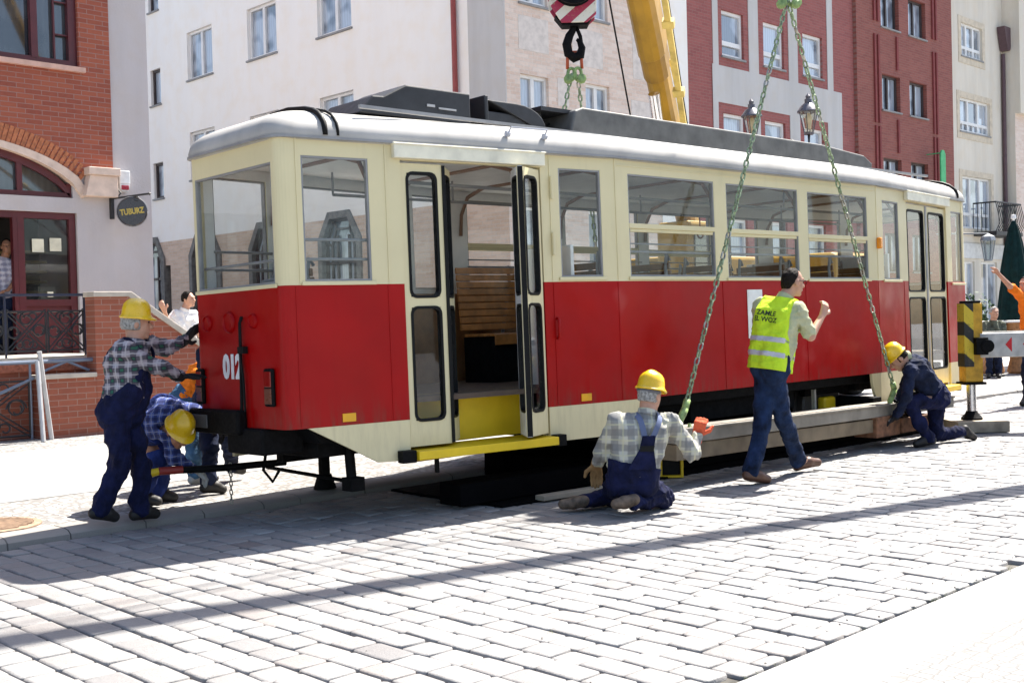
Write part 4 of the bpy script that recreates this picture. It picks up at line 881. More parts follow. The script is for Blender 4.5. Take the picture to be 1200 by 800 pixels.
# upper window and shop door
b = MB(); b.ringprism([(3.6, 5.52), (7.93, 5.52), (7.93, 8.4), (3.6, 8.4)], [(3.7, 5.62), (7.8, 5.62), (7.8, 8.3), (3.7, 8.3)], ML2, .06, .16); b.box((7.22, 5.6, .05), (7.32, 8.3, .15), ML2); b.box((5.9, 5.6, .05), (6.0, 8.3, .15), ML2); b.box((3.6, 7.3, .07), (7.9, 7.38, .15), ML2)
b.box((7.58, 5.6, .09), (7.605, 8.3, .14), ML2); b.box((7.6, 6.0, .09), (7.8, 6.02, .14), ML2); b.box((7.6, 6.5, .09), (7.8, 6.52, .14), ML2); uw = b.build('window', m_rframe, lb)
MB().box((3.65, 5.55, .17), (7.9, 8.35, .19), ML2).build('pane', m_pane_dark, uw); MB().box((3.5, 5.44, -.08), (8.0, 5.515, .1), ML2).build('sill', mat('salmon_sill', (.62, .38, .3), .7), uw)
b = MB()
for u in (ac - 2.05, 6.93, 7.72): b.box((u, 1.1, .08), (u + .1, 3.25, .18), ML2)
b.box((6.86, 1.1, .075), (6.925, 3.25, .18), ML2); b.box((ac - 2.05, 3.17, .078), (7.82, 3.27, .182), ML2); b.box((6.95, 1.84, .082), (7.8, 1.94, .178), ML2); b.box((5.75, 1.1, .082), (5.87, 3.2, .178), ML2); dr = b.build('door', m_rframe, lb)
MB().box((7.0, 1.9, .13), (7.75, 3.2, .14), ML2).build('pane', glass('shop_glass', (.8, .82, .8)), dr)
MB().box((6.98, 1.1, .13), (7.78, 1.86, .16), ML2).build('kick_panel', m_rframe, dr)
b = MB(); b.box((4, 1.1, 2.4), (8.2, 4.5, 2.45), ML2); b.build('shop_back_wall', mat('shop_dark', (.06, .055, .05), .8), lb)
for k, (u0, v0, u1, v1) in enumerate(((7.15, 2.66, 7.33, 2.86), (7.42, 2.68, 7.6, 2.88), (7.36, 1.98, 7.45, 2.06))): MB().box((u0, v0, .10), (u1, v1, .105), ML2).build('notice', mat('paper', (.7, .66, .5), .8), dr)
b = MB()
for k in range(5): b.box((7.1, 2.06 + k * .16, .9), (7.7, 2.1 + k * .16, 1.3), ML2)
b.build('shelf', mat('shelf_wood', (.22, .16, .06), .6), lb)
MB().box((8.50, 3.06, -.003), (8.52, 3.08, 0), ML2)
ax_ = thing('alarm_box', 'white alarm box with a red stripe on the rough-cast wall above the round sign', 'alarm box', (8.57, 17.5, 3.72))
b = MB(); b.box((8.49, 3.76, -.09), (8.67, 3.97, .028), ML2); b.prism([(8.49, 3.76), (8.67, 3.76), (8.64, 3.64), (8.52, 3.64)], ML2, -.08, .028); b.build('case', m_white, ax_, bevel=.012); MB().box((8.52, 3.665, -.1), (8.64, 3.735, -.079), ML2).build('lens', mat('alarm_red', (.35, .01, .03), .3), ax_, bevel=.005)
# hanging round sign (its board faces the street corner)
sg = thing('hanging_sign', 'round black shop sign with gold lettering hanging from a wrought iron bracket', 'sign', (8.4, 17.5, 3.3))
b = MB(); b.box((8.36, 3.2, -.04), (8.41, 3.75, .028), ML2); b.tube([ML2(8.385, 3.52, -.03), ML2(8.56, 3.545, -.28), ML2(8.74, 3.57, -.55)], .016, 8); b.tube([ML2(8.385, 3.72, -.03), ML2(8.42, 3.68, -.12), ML2(8.47, 3.6, -.16), ML2(8.44, 3.55, -.12)], .012, 6); b.lathe(ML2(8.745, 3.57, -.56), [(0, -.03), (.03, 0), (0, .03)], 8)
for k in range(2): q = ML2(8.53 + .09 * k, 3.5, -.25 - .12 * k); b.tube([q + Vector((.03 * math.cos(a), -.03 * math.cos(a), .03 * math.sin(a))) for a in [k2 * .6 for k2 in range(10)]], .008, 5)
b.build('bracket', m_iron, sg, smooth=True, auto=40)
sc_ = ML2(8.58, 3.30, -.30); sn = Vector((-.55, -.83, 0)).normalized()
b = MB(); b.lathe(sc_, [(0, -.035), (.215, -.035), (.235, -.02), (.235, .02), (.215, .035), (0, .035)], 36, sn); bd = b.build('board', mat('sign_black', (.02, .01, .015), .25, coat=.6), sg, smooth=True, auto=30)
b = MB(); b.tube([sc_ + sn * .02 + (Vector((-sn.y, sn.x, 0)) * math.cos(a) + Vector((0, 0, 1)) * math.sin(a)) * .235 for a in [k * 2 * math.pi / 32 for k in range(33)]], .007, 6); b.build('rim', m_grey, sg, smooth=True)
sx_ = Vector((-sn.y, sn.x, 0)); sx_ = sx_ if sx_.x > 0 else -sx_
M4 = Matrix.Identity(4); ca, sa = math.cos(.12), math.sin(.12); xx = sx_ * ca + Vector((0, 0, 1)) * sa; zz = Vector((0, 0, 1)) * ca - sx_ * sa
for i in range(3): M4[i][0] = xx[i]; M4[i][1] = zz[i]; M4[i][2] = sn[i]; M4[i][3] = (sc_ + sn * .037)[i] - Vector((8.4, 17.5, 3.3))[i]
text_mesh('lettering', 'TUBURZ', .125, M4, mat('gold_letters', (.5, .36, .08), .4, metal=.4), sg, .003, .006, .75)
# ---- terrace, steps and low walls before it
m_coping = mat('coping', (.52, .46, .38), .8, var=.15, scale=5, bump=.3)
tw = thing('terrace', 'red brick terrace with a sloping stair wall and pale coping before the shop house', 'terrace', (7, 15, 0))
MT = map3((0, 15.0, 0), (1, 0, 0), (0, 0, 1), (0, -1, 0))
m_rbrick2 = brick('terrace_brick', (.33, .10, .055), (.26, .075, .042), (.36, .22, .17), 'XZ', .25, .078, .013, .15)
b = MB(); b.prism([(6.9, 0), (10.6, 0), (10.6, .05), (8.29, 1.28), (7.38, 1.9), (6.9, 1.9)], MT, 0, .28); b.box((6.15, 0, 0.005), (6.9, .83, .25), MT); b.build('brick_wall', m_rbrick2, tw)
b = MB(); b.prism([(6.88, 1.9), (7.38, 1.9), (8.29, 1.28), (10.6, -.29), (10.6, -.22), (8.31, 1.36), (7.42, 1.97), (6.88, 1.97)], MT, -.03, .31); b.box((6.12, .83, -.03), (6.897, .89, .28), MT); b.build('coping', m_coping, tw, bevel=.008)
b = MB(); b.box((-14, 0, .33), (6.9, 1.05, 2.5), MT); b.build('terrace_wall', m_rbrick2, tw); b = MB(); b.box((-14, 1.05, .30), (6.95, 1.12, 2.5), MT); b.build('terrace_floor', m_coping, tw)
b = MB(); b.box((-14, .93, .28), (6.9, 1.045, .34), MT); b.build('soldier_band', mat('band_brick', (.36, .12, .07), .85, var=.3, scale=25), tw)
for k in range(6): pass
b = MB()
for k in range(8): b.box((7.0 + k * .35, 0, .285), (7.35 + k * .35, 1.12 - .165 * k + (.165 if k == 0 else 0) * 0, 2.5), MT)
b.build('stairs', m_coping, tw)
def scroll(mb, c, M, r, a0, a1, w=.012, n=14, dec=.55):
    pts = [M(c[0] + r * (1 - dec * k / n) * math.cos(R_(a0 + (a1 - a0) * k / n)), c[1] + r * (1 - dec * k / n) * math.sin(R_(a0 + (a1 - a0) * k / n)), 0) for k in range(n + 1)]; mb.tube(pts, w, 5)
def scrollpanel(mb, M, u0, v0, u1, v1):
    for (a, b_) in (((u0, v0), (u1, v0)), ((u1, v0), (u1, v1)), ((u1, v1), (u0, v1)), ((u0, v1), (u0, v0))): mb.tube([M(*a, 0), M(*b_, 0)], .014, 5)
    cx_, cz_ = (u0 + u1) / 2, (v0 + v1) / 2; W_, H_ = (u1 - u0) / 2, (v1 - v0) / 2
    for s in (-1, 1):
        for d in (-.03, .03): mb.tube([M(u0, cz_ - s * H_ + d, 0), M(u1, cz_ + s * H_ + d, 0)], .010, 5)
        scroll(mb, (cx_, cz_ + s * H_ * .62), M, H_ * .36, 90 - s * 0, 90 + s * 430); scroll(mb, (cx_ + s * W_ * .66, cz_), M, H_ * .38, 0, s * 400); scroll(mb, (cx_ + s * W_ * .66, cz_), M, H_ * .38, 180, 180 - s * 320)
        scroll(mb, (cx_ - W_ * .35, cz_ + s * H_ * .72), M, H_ * .24, 0, 330); scroll(mb, (cx_ + W_ * .35, cz_ + s * H_ * .72), M, H_ * .24, 180, -150)
rl = thing('terrace_railing', 'black wrought iron railing with scrolled panels along the terrace edge', 'railing', (6.5, 15.33, 1.12))
MRl = map3((0, 15.32, 0), (1, 0, 0), (0, 0, 1), (0, -1, 0))
b = MB(); b.box((-6, 1.92, -.02), (6.93, 1.955, .02), MRl)
for k in range(9): b.box((6.9 - k * 1.06 - .012, 1.12, -.012), (6.9 - k * 1.06 + .012, 1.93, .012), MRl)
b.build('frame', mat('blue_black_iron', (.03, .035, .06), .4), rl)
for k in range(4):
    b = MB(); scrollpanel(b, MRl, 6.9 - .5 - k * 1.06 - .0, 1.2, 6.88 - k * 1.06, 1.72); scrollpanel(b, MRl, 6.9 - 1.04 - k * 1.06, 1.2, 6.9 - .53 - k * 1.06, 1.72); b.build('scroll_panel', m_iron, rl, smooth=True, auto=50)
lr = thing('lower_railing', 'grey pipe handrail over a scrolled iron panel before the terrace wall', 'railing', (5.5, 15.1, 0))
MRr = map3((0, 15.12, 0), (1, 0, 0), (0, 0, 1), (0, -1, 0))
b = MB(); b.tube([MRr(-3, 1.06, 0), MRr(6.95, 1.06, -.0)], .026, 8); b.tube([MRr(6.2, .92, 0), MRr(6.55, 1.05, 0), MRr(6.85, .92, 0)], .018, 6); b.tube([MRr(4.6, .25, .0), MRr(6.1, .85, 0)], .022, 6); b.tube([MRr(6.06, 0.06, 0), MRr(6.06, 1.05, 0)], .016, 6); b.tube([MRr(5.0, 0.06, 0), MRr(5.0, 1.05, 0)], .016, 6); b.build('handrail', mat('grey_blue_pipe', (.16, .19, .25), .4), lr, smooth=True, auto=40)
b = MB(); scrollpanel(b, MRr, 5.05, .12, 6.04, .82); b.build('scroll_panel', m_iron, lr, smooth=True, auto=50)
hp = thing('trestle', 'pale grey metal trestle of two leaning poles before the low brick wall', 'trestle', (6.15, 14.75, KH))
b = MB(); b.tube([(6.0, 14.62, KH), (6.02, 14.78, 1.08)], .03, 8); b.tube([(6.2, 14.85, KH), (6.05, 14.78, 1.2)], .03, 8); b.tube([(6.0, 14.75, .8), (6.12, 14.83, .8)], .015, 6); b.build('poles', mat('galvanised', (.5, .5, .5), .45, metal=.3), hp, smooth=True, auto=40)

# ================================================================ LIFTING GEAR
m_beam = mat('beam_grey_paint', (.24, .215, .175), .6, var=.25, scale=4); m_rust = mat('rusty_steel', (.22, .10, .05), .8, var=.4, scale=12, bump=.3)
bmw = thing('lifting_beam', 'long pale grey steel lifting beam under the near side of the tram', 'lifting beam', (10, 5.95, .3))
b = MB(); b.obox((10.25, 5.99, .405), (2.57, 0, -.03), (0, .09, 0), (.0, 0, .055)); b.obox((10.25, 5.9995, .468), (2.565, 0, -.03), (0, .12, 0), (0, 0, .0105)); b.build('upper_beam', m_beam, bmw, bevel=.006)
b = MB(); b.obox((9.7, 6.0, .275), (2.0, 0, -.03), (0, .075, 0), (0, 0, .068)); b.build('lower_beam', mat('beam_tan', (.19, .145, .09), .7, var=.25, scale=4), bmw, bevel=.006)
b = MB(); b.box((11.0, 5.88, .13), (11.5, 6.15, .345)); b.box((11.52, 5.86, .14), (12.15, 6.2, .30)); b.build('support_block', m_rust, bmw, bevel=.012)
cbm = thing('cross_beams', 'black steel cross beams carrying the tram between the chains', 'lifting frame', (9.7, 7.2, .3))
b = MB()
for x in (7.85, 11.45): b.box((x - .09, 6.11, .34), (x + .09, 8.75, .52))
b.box((7.6, 8.45, .33), (11.8, 8.62, .5)); b.build('beams', m_black, cbm, bevel=.008)
fr = thing('ground_frame', 'low black steel track frame lying on the setts under the tram', 'track frame', (9, 7, 0))
b = MB()
b.obox((9.6, 6.66, .11), (3.7, -.08, 0), (.003, .13, 0), (0, 0, .085)); b.obox((10.3, 7.75, .13), (2.9, -.08, 0), (.003, .13, 0), (0, 0, .135))
for x in (7.6, 9.0, 10.4, 11.8, 13.0): b.box((x - .1, 6.75, .03), (x + .1, 7.7, .2))
b.build('frame', mat('steel_shade_black', (.003, .003, .0035), .9, spec=.05), fr, bevel=.01); MB().prism([(6.15, 6.42), (13.3, 6.3), (13.3, 7.8), (6.2, 7.85)], lambda u, v, w: Vector((u, v, w)), -.02, .02).build('shade_plate', MATS['steel_shade_black'], fr)  # thin black plate added as painted shade on the setts under the tram
tag(MB().obox((6.95, 6.36, .035), (.42, -.03, 0), (.002, .05, 0), (0, 0, .02)).build('plank', mat('weathered_plank', (.3, .26, .2), .8), bevel=.004), 'weathered plank lying on the setts beside the black track frame', 'plank')
m_chain = mat('green_chain', (.30, .38, .22), .5, metal=.2, var=.5, scale=30); m_chain2 = mat('worn_chain', (.45, .43, .36), .4, metal=.7, var=.4, scale=30)
def link_geom(mb, c, d, nrm, L_=.088, W_=.054, r=.0088):
    d, nrm = d.normalized(), nrm.normalized(); h_ = (L_ - W_) / 2; pts = []
    for k in range(7): a = math.pi * k / 6; pts.append(c + d * (h_ + math.sin(a) * (W_ / 2 - r)) + nrm * math.cos(a) * (W_ / 2 - r))
    for k in range(7): a = math.pi + math.pi * k / 6; pts.append(c + d * (-h_ + math.sin(a) * (W_ / 2 - r)) + nrm * math.cos(a) * (W_ / 2 - r))
    n = len(pts); k0 = len(mb.v); cen = d.cross(nrm)
    vs = []; fs = []
    for i in range(n):
        t = (pts[(i + 1) % n] - pts[i - 1]).normalized(); u = t.cross(cen)
        for j in range(6): a = 2 * math.pi * j / 6; vs.append(pts[i] + (u * math.cos(a) + cen * math.sin(a)) * r)
    for i in range(n):
        for j in range(6): fs.append((i * 6 + j, i * 6 + (j + 1) % 6, ((i + 1) % n) * 6 + (j + 1) % 6, ((i + 1) % n) * 6 + j))
    mb.add(vs, fs)
def chain(label, P, Q, sag=0, swap=.3, group=None, hookend=True, sc=1.0):
    P, Q = Vector(P), Vector(Q); d = (Q - P); n = int(d.length / (.068 * sc)); dn = d.normalized(); a = dn.cross(Vector((.3, 1, .1))).normalized(); c = dn.cross(a)
    t = thing('chain', label, 'chain', Q, group)
    b = MB()
    for k in range(n):
        p = P + d * ((k + .5) / n) + Vector((0, 0, -sag * math.sin(math.pi * (k + .5) / n))); tw_ = .4 * math.sin(k * .31); b.cur = 0 if random.random() > swap * (1 if k / n > .45 else .5) else 1
        aa = (a + c * tw_) if k % 2 else (c - a * tw_); link_geom(b, p, d, aa, .088 * sc, .054 * sc, .0095 * sc)
    b.build('links', [m_chain, m_chain2], t, smooth=True)
    if hookend:
        b = MB(); b.tube([Q + dn * -.02, Q + dn * .06], .03, 8); q = Q + dn * .06
        b.tube([q, q + Vector((-.03, 0, -.04)), q + Vector((-.10, 0, -.12)), q + Vector((-.09, 0, -.2)), q + Vector((-.02, 0, -.235)), q + Vector((.05, 0, -.2)), q + Vector((.06, 0, -.13))], [.03, .032, .03, .028, .028, .022, .014], 8); b.build('hook', mat('hook_green', (.28, .40, .14), .5, var=.3, scale=20), t, smooth=True)
    return t
APX = Vector((9.86, 6.12, 4.48))
chain('green lifting chain hooked to the beam by the kneeling worker in plaid', APX, (7.86, 5.93, .72), group='chains on the near side')
chain('green lifting chain hooked to the beam by the worker in the navy jacket', APX, (11.45, 5.93, .66), group='chains on the near side')
b = MB(); q = Vector((11.45, 5.92, .50)); b.tube([q, q + Vector((.05, -.02, -.13)), q + Vector((.16, -.03, -.26))], .013, 6); b.tube([q, q + Vector((.12, -.02, -.09)), q + Vector((.26, -.03, -.2))], .013, 6)
tag(b.build('wire_sling', m_black, smooth=True), 'short black wire sling below the hook by the navy jacket worker', 'sling')
# near hook block above the chains (out of the picture) and its ropes belong to the near crane
FAP = Vector((9.18, 8.30, 4.13))
chain('far lifting chain left of the two under the striped hook block', FAP + Vector((-.05, 0, -.1)), (8.36, 8.62, .6), group='chains on the far side', sc=1.0)
chain('far lifting chain right of the two under the striped hook block', FAP + Vector((.05, 0, -.1)), (10.02, 8.62, .6), group='chains on the far side', sc=1.0)
m_cry = mat('crane_yellow', (.38, .21, .012), .45, var=.2, scale=3); m_hred = mat('block_red', (.36, .02, .06), .5, var=.2)
CRr = Vector((sy, -cy, 0)); CFf = Vector((cy, sy, 0))        # across and along the side view of the cranes
def stripes_mat():
    t = NT('red_white_stripes'); co = t.coord('Object'); 
    d = t.n('ShaderNodeVectorMath', operation='DOT_PRODUCT'); t.l(co, d.inputs[0]); d.inputs[1].default_value = (sy * 3.6, -cy * 3.6, -4.2)
    f = t.math('FRACT', t.math('ADD', d.outputs['Value'], .12)); x = t.ramp(f, [(.0, (.36, .02, .06)), (.5, (.36, .02, .06)), (.52, (.7, .66, .56)), (1, (.7, .66, .56))]); x = t.mix(t.ramp(t.noise(co, 30, 5), [(.6, 0.), (.7, .7)]), x, (.3, .22, .12)); t.base(x); return t.set(Roughness=.5)
def hook_block(label, A, group):
    t = thing('hook_block', label, 'hook block', A + Vector((0, 0, .3)), group)
    Mh = map3(A, CRr, (0, 0, 1), -CFf)
    b = MB(); pl = [(-.13, .42), (.14, .42), (.235, .50), (.24, .62), (.26, 1.0), (.15, 1.2), (-.15, 1.2), (-.26, 1.0), (-.255, .62)]
    b.prism(pl, Mh, -.13, -.10); b.prism(pl, Mh, .10, .13); b.build('cheek_plate', stripes_mat() if 'red_white_stripes' not in bpy.data.materials else bpy.data.materials['red_white_stripes'], t, bevel=.008)
    b = MB(); b.lathe(Mh(0, .82, -.09), [(.03, 0), (.24, 0), (.24, .05), (.19, .09), (.24, .13), (.24, .18), (.03, .18)], 24, CFf * -1); b.prism([(-.12, .40), (.15, .40), (.2, .5), (-.2, .5)], Mh, -.095, .095); b.build('sheave', m_black, t, smooth=True, auto=35)
    b = MB(); hk = [(0, .46), (0, .38), (-.045, .31), (-.075, .22), (-.06, .12), (.0, .075), (.065, .10), (.085, .18), (.06, .25), (.03, .27)]
    b.tube([Mh(u, v, 0) for u, v in hk], [.035, .036, .045, .05, .05, .055, .05, .04, .03, .015], 10); b.tube([Mh(.03, .40, 0), Mh(.07, .3, 0), Mh(.085, .18, 0)], .02, 8); b.build('hook', m_black, t, smooth=True)
    b = MB(); b.tube([Mh(-.075, -.04, 0), Mh(-.07, .09, 0), Mh(-.04, .14, .02), Mh(.05, .14, .02), Mh(.075, .09, 0), Mh(.08, -.04, 0)], .017, 8); b.build('shackle', mat('shackle_red', (.42, .07, .02), .5), t, smooth=True)
    b = MB()
    for k, u in enumerate((-.04, .04)): link_geom(b, Mh(u, -.10, 0), Vector((u * 4, 0, -1)), CRr, .17, .1, .018)
    b.lathe(Mh(-.07, -.16, -.03), [(.0, 0), (.05, 0), (.05, .06), (0, .06)], 8, -CFf); b.lathe(Mh(.07, -.16, -.03), [(.0, 0), (.05, 0), (.05, .06), (0, .06)], 8, -CFf); b.build('master_link', mat('hook_green', (.28, .40, .14), .5), t, smooth=True)
    return t
hook_block('red and white striped hook block hanging behind the tram roof', FAP, None)
hook_block('red and white striped hook block high over the near side chains', APX + Vector((0, 0, .1)), None)
# ---- yellow crane behind the tram
cr2 = thing('truck_crane', 'yellow telescopic crane standing behind the tram with its boom raised', 'crane', (14.2, 10.4, 0))
tipB = Vector((9.3, 8.35, 8.9)); base0 = at(843, 300, 17.0)
pA, pB = at(791, 190, 15.6), at(765, 62, 14.3); ax = (pB - pA).normalized()
def boom(mb, p, q, w, h, rnd=True):
    p, q = Vector(p), Vector(q); d = (q - p).normalized(); r = d.cross(Vector((0, 0, 1))).normalized(); u = r.cross(d)
    sec = [(-w / 2, h / 2), (w / 2, h / 2), (w / 2, -h * .2), (w * .36, -h * .4), (w * .15, -h * .5), (-w * .15, -h * .5), (-w * .36, -h * .4), (-w / 2, -h * .2)]
    mb.prism(sec, lambda a, b_, c: p + r * a + u * b_ + d * c, 0, (q - p).length)
    return r, u, d
boot = pA - ax * 2.6
b = MB(); rB, uB, dB = boom(b, boot, pB - ax * .32, .27, .36); bo = b.build('boom', m_cry, cr2, bevel=.012)
b = MB(); boom(b, pB - ax * .32, pB + ax * .02, .31, .42); bo2 = b.build('boom_collar', mat('crane_yellow_dull', (.33, .18, .015), .5, var=.2, scale=4), bo, bevel=.01)
b = MB(); tip = pB + ax * 3.6; boom(b, pB + ax * .02 , tip, .33, .46); b.build('boom_section', m_cry, bo, bevel=.015)
b = MB(); b.obox(tip + ax * .1, ax * .35, rB * .2, uB * .34); b.lathe(tip + ax * .3 - rB * .1 - uB * .3, [(.02, 0), (.2, 0), (.2, .2), (.02, .2)], 18, rB); b.build('boom_head', m_cry, bo, bevel=.01)
lp = pA - uB * .5 - ax * .2
b = MB(); b.tube([at(785, 250, 15.0), at(766, 110, 14.1)], .07, 14); b.build('lift_ram', mat('chrome', (.75, .75, .78), .18, metal=1, var=.03), cr2, smooth=True, auto=40)
b = MB(); qa, qb = at(814, 230, 15.6), at(779, 0, 13.2); dd = (qb - qa).normalized(); qb = qb + dd * 2; b.beam(qa, qb, .07, .07); b.beam(qa + CRr * .07, at(786, 70, 14.0), .04, .04)
for s in (.35, .55, .7): q = qa.lerp(qb, s); b.obox(q, dd * .05, CRr * .07, uB * .05)
b.build('hose_guide', mat('pale_yellow', (.66, .48, .12), .5, var=.25, scale=6), cr2, bevel=.006)
b = MB(); b.tube([at(745, 170, 14.4), at(714, 0, 12.6), at(690, -150, 11.6)], .010, 6); b.tube([at(809, 170, 15), at(783, 0, 13.4), at(774, -70, 12.9)], .010, 6)
for u in (-.12, .12): b.tube([FAP + CRr * u + Vector((0, 0, 1.0)), tip + ax * .3 + CRr * u * .8 - uB * .35], .011, 6)
b.build('wire_rope', m_black, cr2)
b = MB(); b.box((11.0, 9.6, .75), (18.4, 11.8, 1.15)); b.box((11.0, 9.5, .6), (11.5, 11.9, .9)); b.build('chassis', m_rbox, cr2, bevel=.03)
b = MB(); b.box((16.7, 9.6, 1.15), (18.3, 11.8, 2.4)); cb2 = b.build('cab', m_cry, cr2, bevel=.1, seg=3); MB().box((17.0, 9.58, 1.75), (18.0, 9.6, 2.3)).build('pane', m_pane_dark, cb2)
b = MB(); b.lathe((14.2, 10.5, 1.15), [(0, 0), (.8, 0), (.8, .25), (0, .25)], 24); b.box((13.3, 9.9, 1.4), (15.0, 11.2, 2.3)); b.build('turret', m_cry, cr2, bevel=.05)
b = MB(); b.box((12.9, 9.62, 1.45), (13.8, 10.2, 2.75)); oc = b.build('operator_cab', m_cry, cr2, bevel=.05); MB().box((13.0, 9.595, 1.9), (13.7, 9.618, 2.65)).build('pane', m_pane_dark, oc)
for x in (12.0, 13.2, 16.0, 17.5):
    for y in (9.65, 11.35):
        b = MB(); b.lathe((x, y, KH + .5), [(.18, 0), (.45, 0), (.5, .05), (.5, .3), (.45, .35), (.18, .35)], 24, (0, 1, 0)); w_ = b.build('wheel', m_rubber, cr2, smooth=True, auto=35); b = MB(); b.lathe((x, y + .1, KH + .5), [(0, 0), (.2, 0), (.2, .15), (0, .15)], 16, (0, 1, 0)); b.build('rim', m_grey, w_, smooth=True, auto=35)
# ---- near crane, standing right of the picture: outrigger in view, boom high overhead
cr1 = thing('mobile_crane', 'mobile crane whose striped yellow outrigger with red arrows stands right of the tram', 'crane', (15.2, 4.1, 0))
leg = Vector((13.37, 5.94, 0))
def haz():
    t = NT('hazard_stripes'); co = t.coord(); d = t.n('ShaderNodeVectorMath', operation='DOT_PRODUCT'); t.l(co, d.inputs[0]); d.inputs[1].default_value = (sy * 2.6, -cy * 2.6, 2.7)
    f = t.math('FRACT', d.outputs['Value']); x = t.ramp(f, [(.0, (.015, .015, .015)), (.42, (.015, .015, .015)), (.45, (.62, .46, .03)), (1, (.62, .46, .03))]); x = t.mix(t.ramp(t.noise(co, 22, 6), [(.58, 0.), (.66, .6)]), x, (.06, .05, .03)); t.base(x); return t.set(Roughness=.5)
m_haz = haz(); m_post = mat('outrigger_yellow', (.60, .33, .02), .5, var=.25, scale=10); m_obeam = mat('outrigger_grey', (.50, .49, .46), .5, var=.15, scale=8)
b = MB(); b.obox(leg + Vector((0, 0, 1.04)), CRr * .105, CFf * .105, (0, 0, .46)); post = b.build('outrigger_post', m_post, cr1, bevel=.012)
b = MB(); b.obox(leg + Vector((0, 0, 1.13)) - CRr * .06 - CFf * .109, CRr * .055, CFf * .004, (0, 0, .37)); b.obox(leg + Vector((0, 0, 1.13)) - CRr * .109, CRr * .004, CFf * .1, (0, 0, .37)); b.build('hazard_panel', m_haz, post)
b = MB(); b.obox(leg + Vector((0, 0, 1.515)), CRr * .09, CFf * .09, (0, 0, .014)); b.build('post_cap', m_black, post, bevel=.004); MB().obox(leg + Vector((0, 0, .565)), CRr * .13, CFf * .13, (0, 0, .015)).build('post_flange', m_black, post, bevel=.004); b = MB(); b.lathe(leg + CRr * .12 - CFf * .215 + Vector((0, 0, 1.0)), [(0, 0), (.075, 0), (.075, .05), (0, .05)], 14, CFf); b.obox(leg + CRr * .06 - CFf * .15 + Vector((0, 0, 1.0)), CRr * .07, CFf * .05, (0, 0, .10)); b.build('beam_clamp', m_black, post, bevel=.004)
b = MB(); b.lathe(leg + Vector((0, 0, .2)), [(.0, 0), (.055, 0), (.055, .37), (0, .37)], 20); b.build('piston', mat('chrome2', (.72, .72, .74), .25, metal=.9, var=.05), post, smooth=True, auto=40)
b = MB(); b.lathe(leg + Vector((0, 0, .138)), [(.0, 0), (.12, 0), (.12, .02), (.075, .07), (.06, .1), (0, .1)], 20); b.build('foot', m_black, post, smooth=True, auto=35)
bc = leg + CRr * 1.35 + Vector((0, 0, 1.005)); b = MB(); b.obox(bc, CRr * 1.28, CFf * .115, (0, 0, .142)); ob = b.build('outrigger_beam', m_obeam, cr1, bevel=.012)
b = MB()
for k in range(9):
    q = leg + CRr * (.36 + .205 * k) - CFf * .118 + Vector((0, 0, 1.01)); b.prism([(0, 0), (.075, .085), (.075, -.085)], lambda u, v, w: q + CRr * u + Vector((0, 0, v)) + CFf * w, -.002, .004)
b.build('red_arrows', mat('arrow_red', (.55, .012, .02), .5), ob)
MB().obox(bc + Vector((0, 0, .150)), CRr * 1.28, CFf * .05, (0, 0, .008)).build('beam_rail', m_obeam, ob)
pc = Vector((15.3, 4.2, 0)); 
b = MB(); b.obox(pc + CFf * -3.6 + CRr * .6 + Vector((0, 0, 1.0)), CRr * .9, CFf * 5.0, (0, 0, .25)); b.build('chassis', m_rbox, cr1, bevel=.04)
b = MB(); b.obox(pc + CFf * -7.9 + CRr * .6 + Vector((0, 0, 1.9)), CRr * .95, CFf * .9, (0, 0, .9)); b.build('cab', m_cry, cr1, bevel=.12, seg=3)
for s in (-4.0, -2.7, 1.5, 2.8):
    for r_ in (-.75, 1.45):
        b = MB(); c = pc + CFf * (-3.6 + s) + CRr * (.6 - .45 + r_ * .8) + Vector((0, 0, .52)); b.lathe(c, [(.2, 0), (.46, 0), (.52, .05), (.52, .3), (.46, .35), (.2, .35)], 22, CRr); b.build('wheel', m_rubber, cr1, smooth=True, auto=35)
bb0, bt = Vector((16.4, 2.5, 2.5)), Vector((9.86, 6.42, 13.0)); mid = bb0.lerp(bt, .5) + Vector((0, 0, .12))
b = MB(); boom(b, bb0, mid, .28, .3); bm1 = b.build('boom', m_cry, cr1, bevel=.015); b = MB(); boom(b, mid - (mid - bb0) * .02, bt, .22, .24); b.build('boom_section', m_cry, bm1, bevel=.012)
b = MB(); b.obox(bt + Vector((0, 0, -.1)), CRr * .2, CFf * .2, (0, 0, .3)); b.build('boom_head', m_cry, bm1, bevel=.01)
b = MB(); b.obox(bb0 + Vector((.3, -.1, -.6)), CRr * .8, CFf * 1.1, (0, 0, .55)); b.build('turret', m_cry, cr1, bevel=.06)
b = MB()
for u in (-.12, .12): b.tube([APX + CRr * u + Vector((0, 0, 1.15)), bt + CRr * u * .8], .011, 6)
b.build('wire_rope', m_black, cr1)
pd = thing('outrigger_pad', 'thick wooden pad under the outrigger foot', 'pad', (13.4, 5.9, 0))
b = MB(); b.obox(leg + CRr * .02 + Vector((0, 0, .072)), CRr * .3, CFf * .3, (0, 0, .064)); b.build('timber', mat('pad_timber', (.40, .33, .24), .8, var=.25, scale=6, bump=.3), pd, bevel=.008)
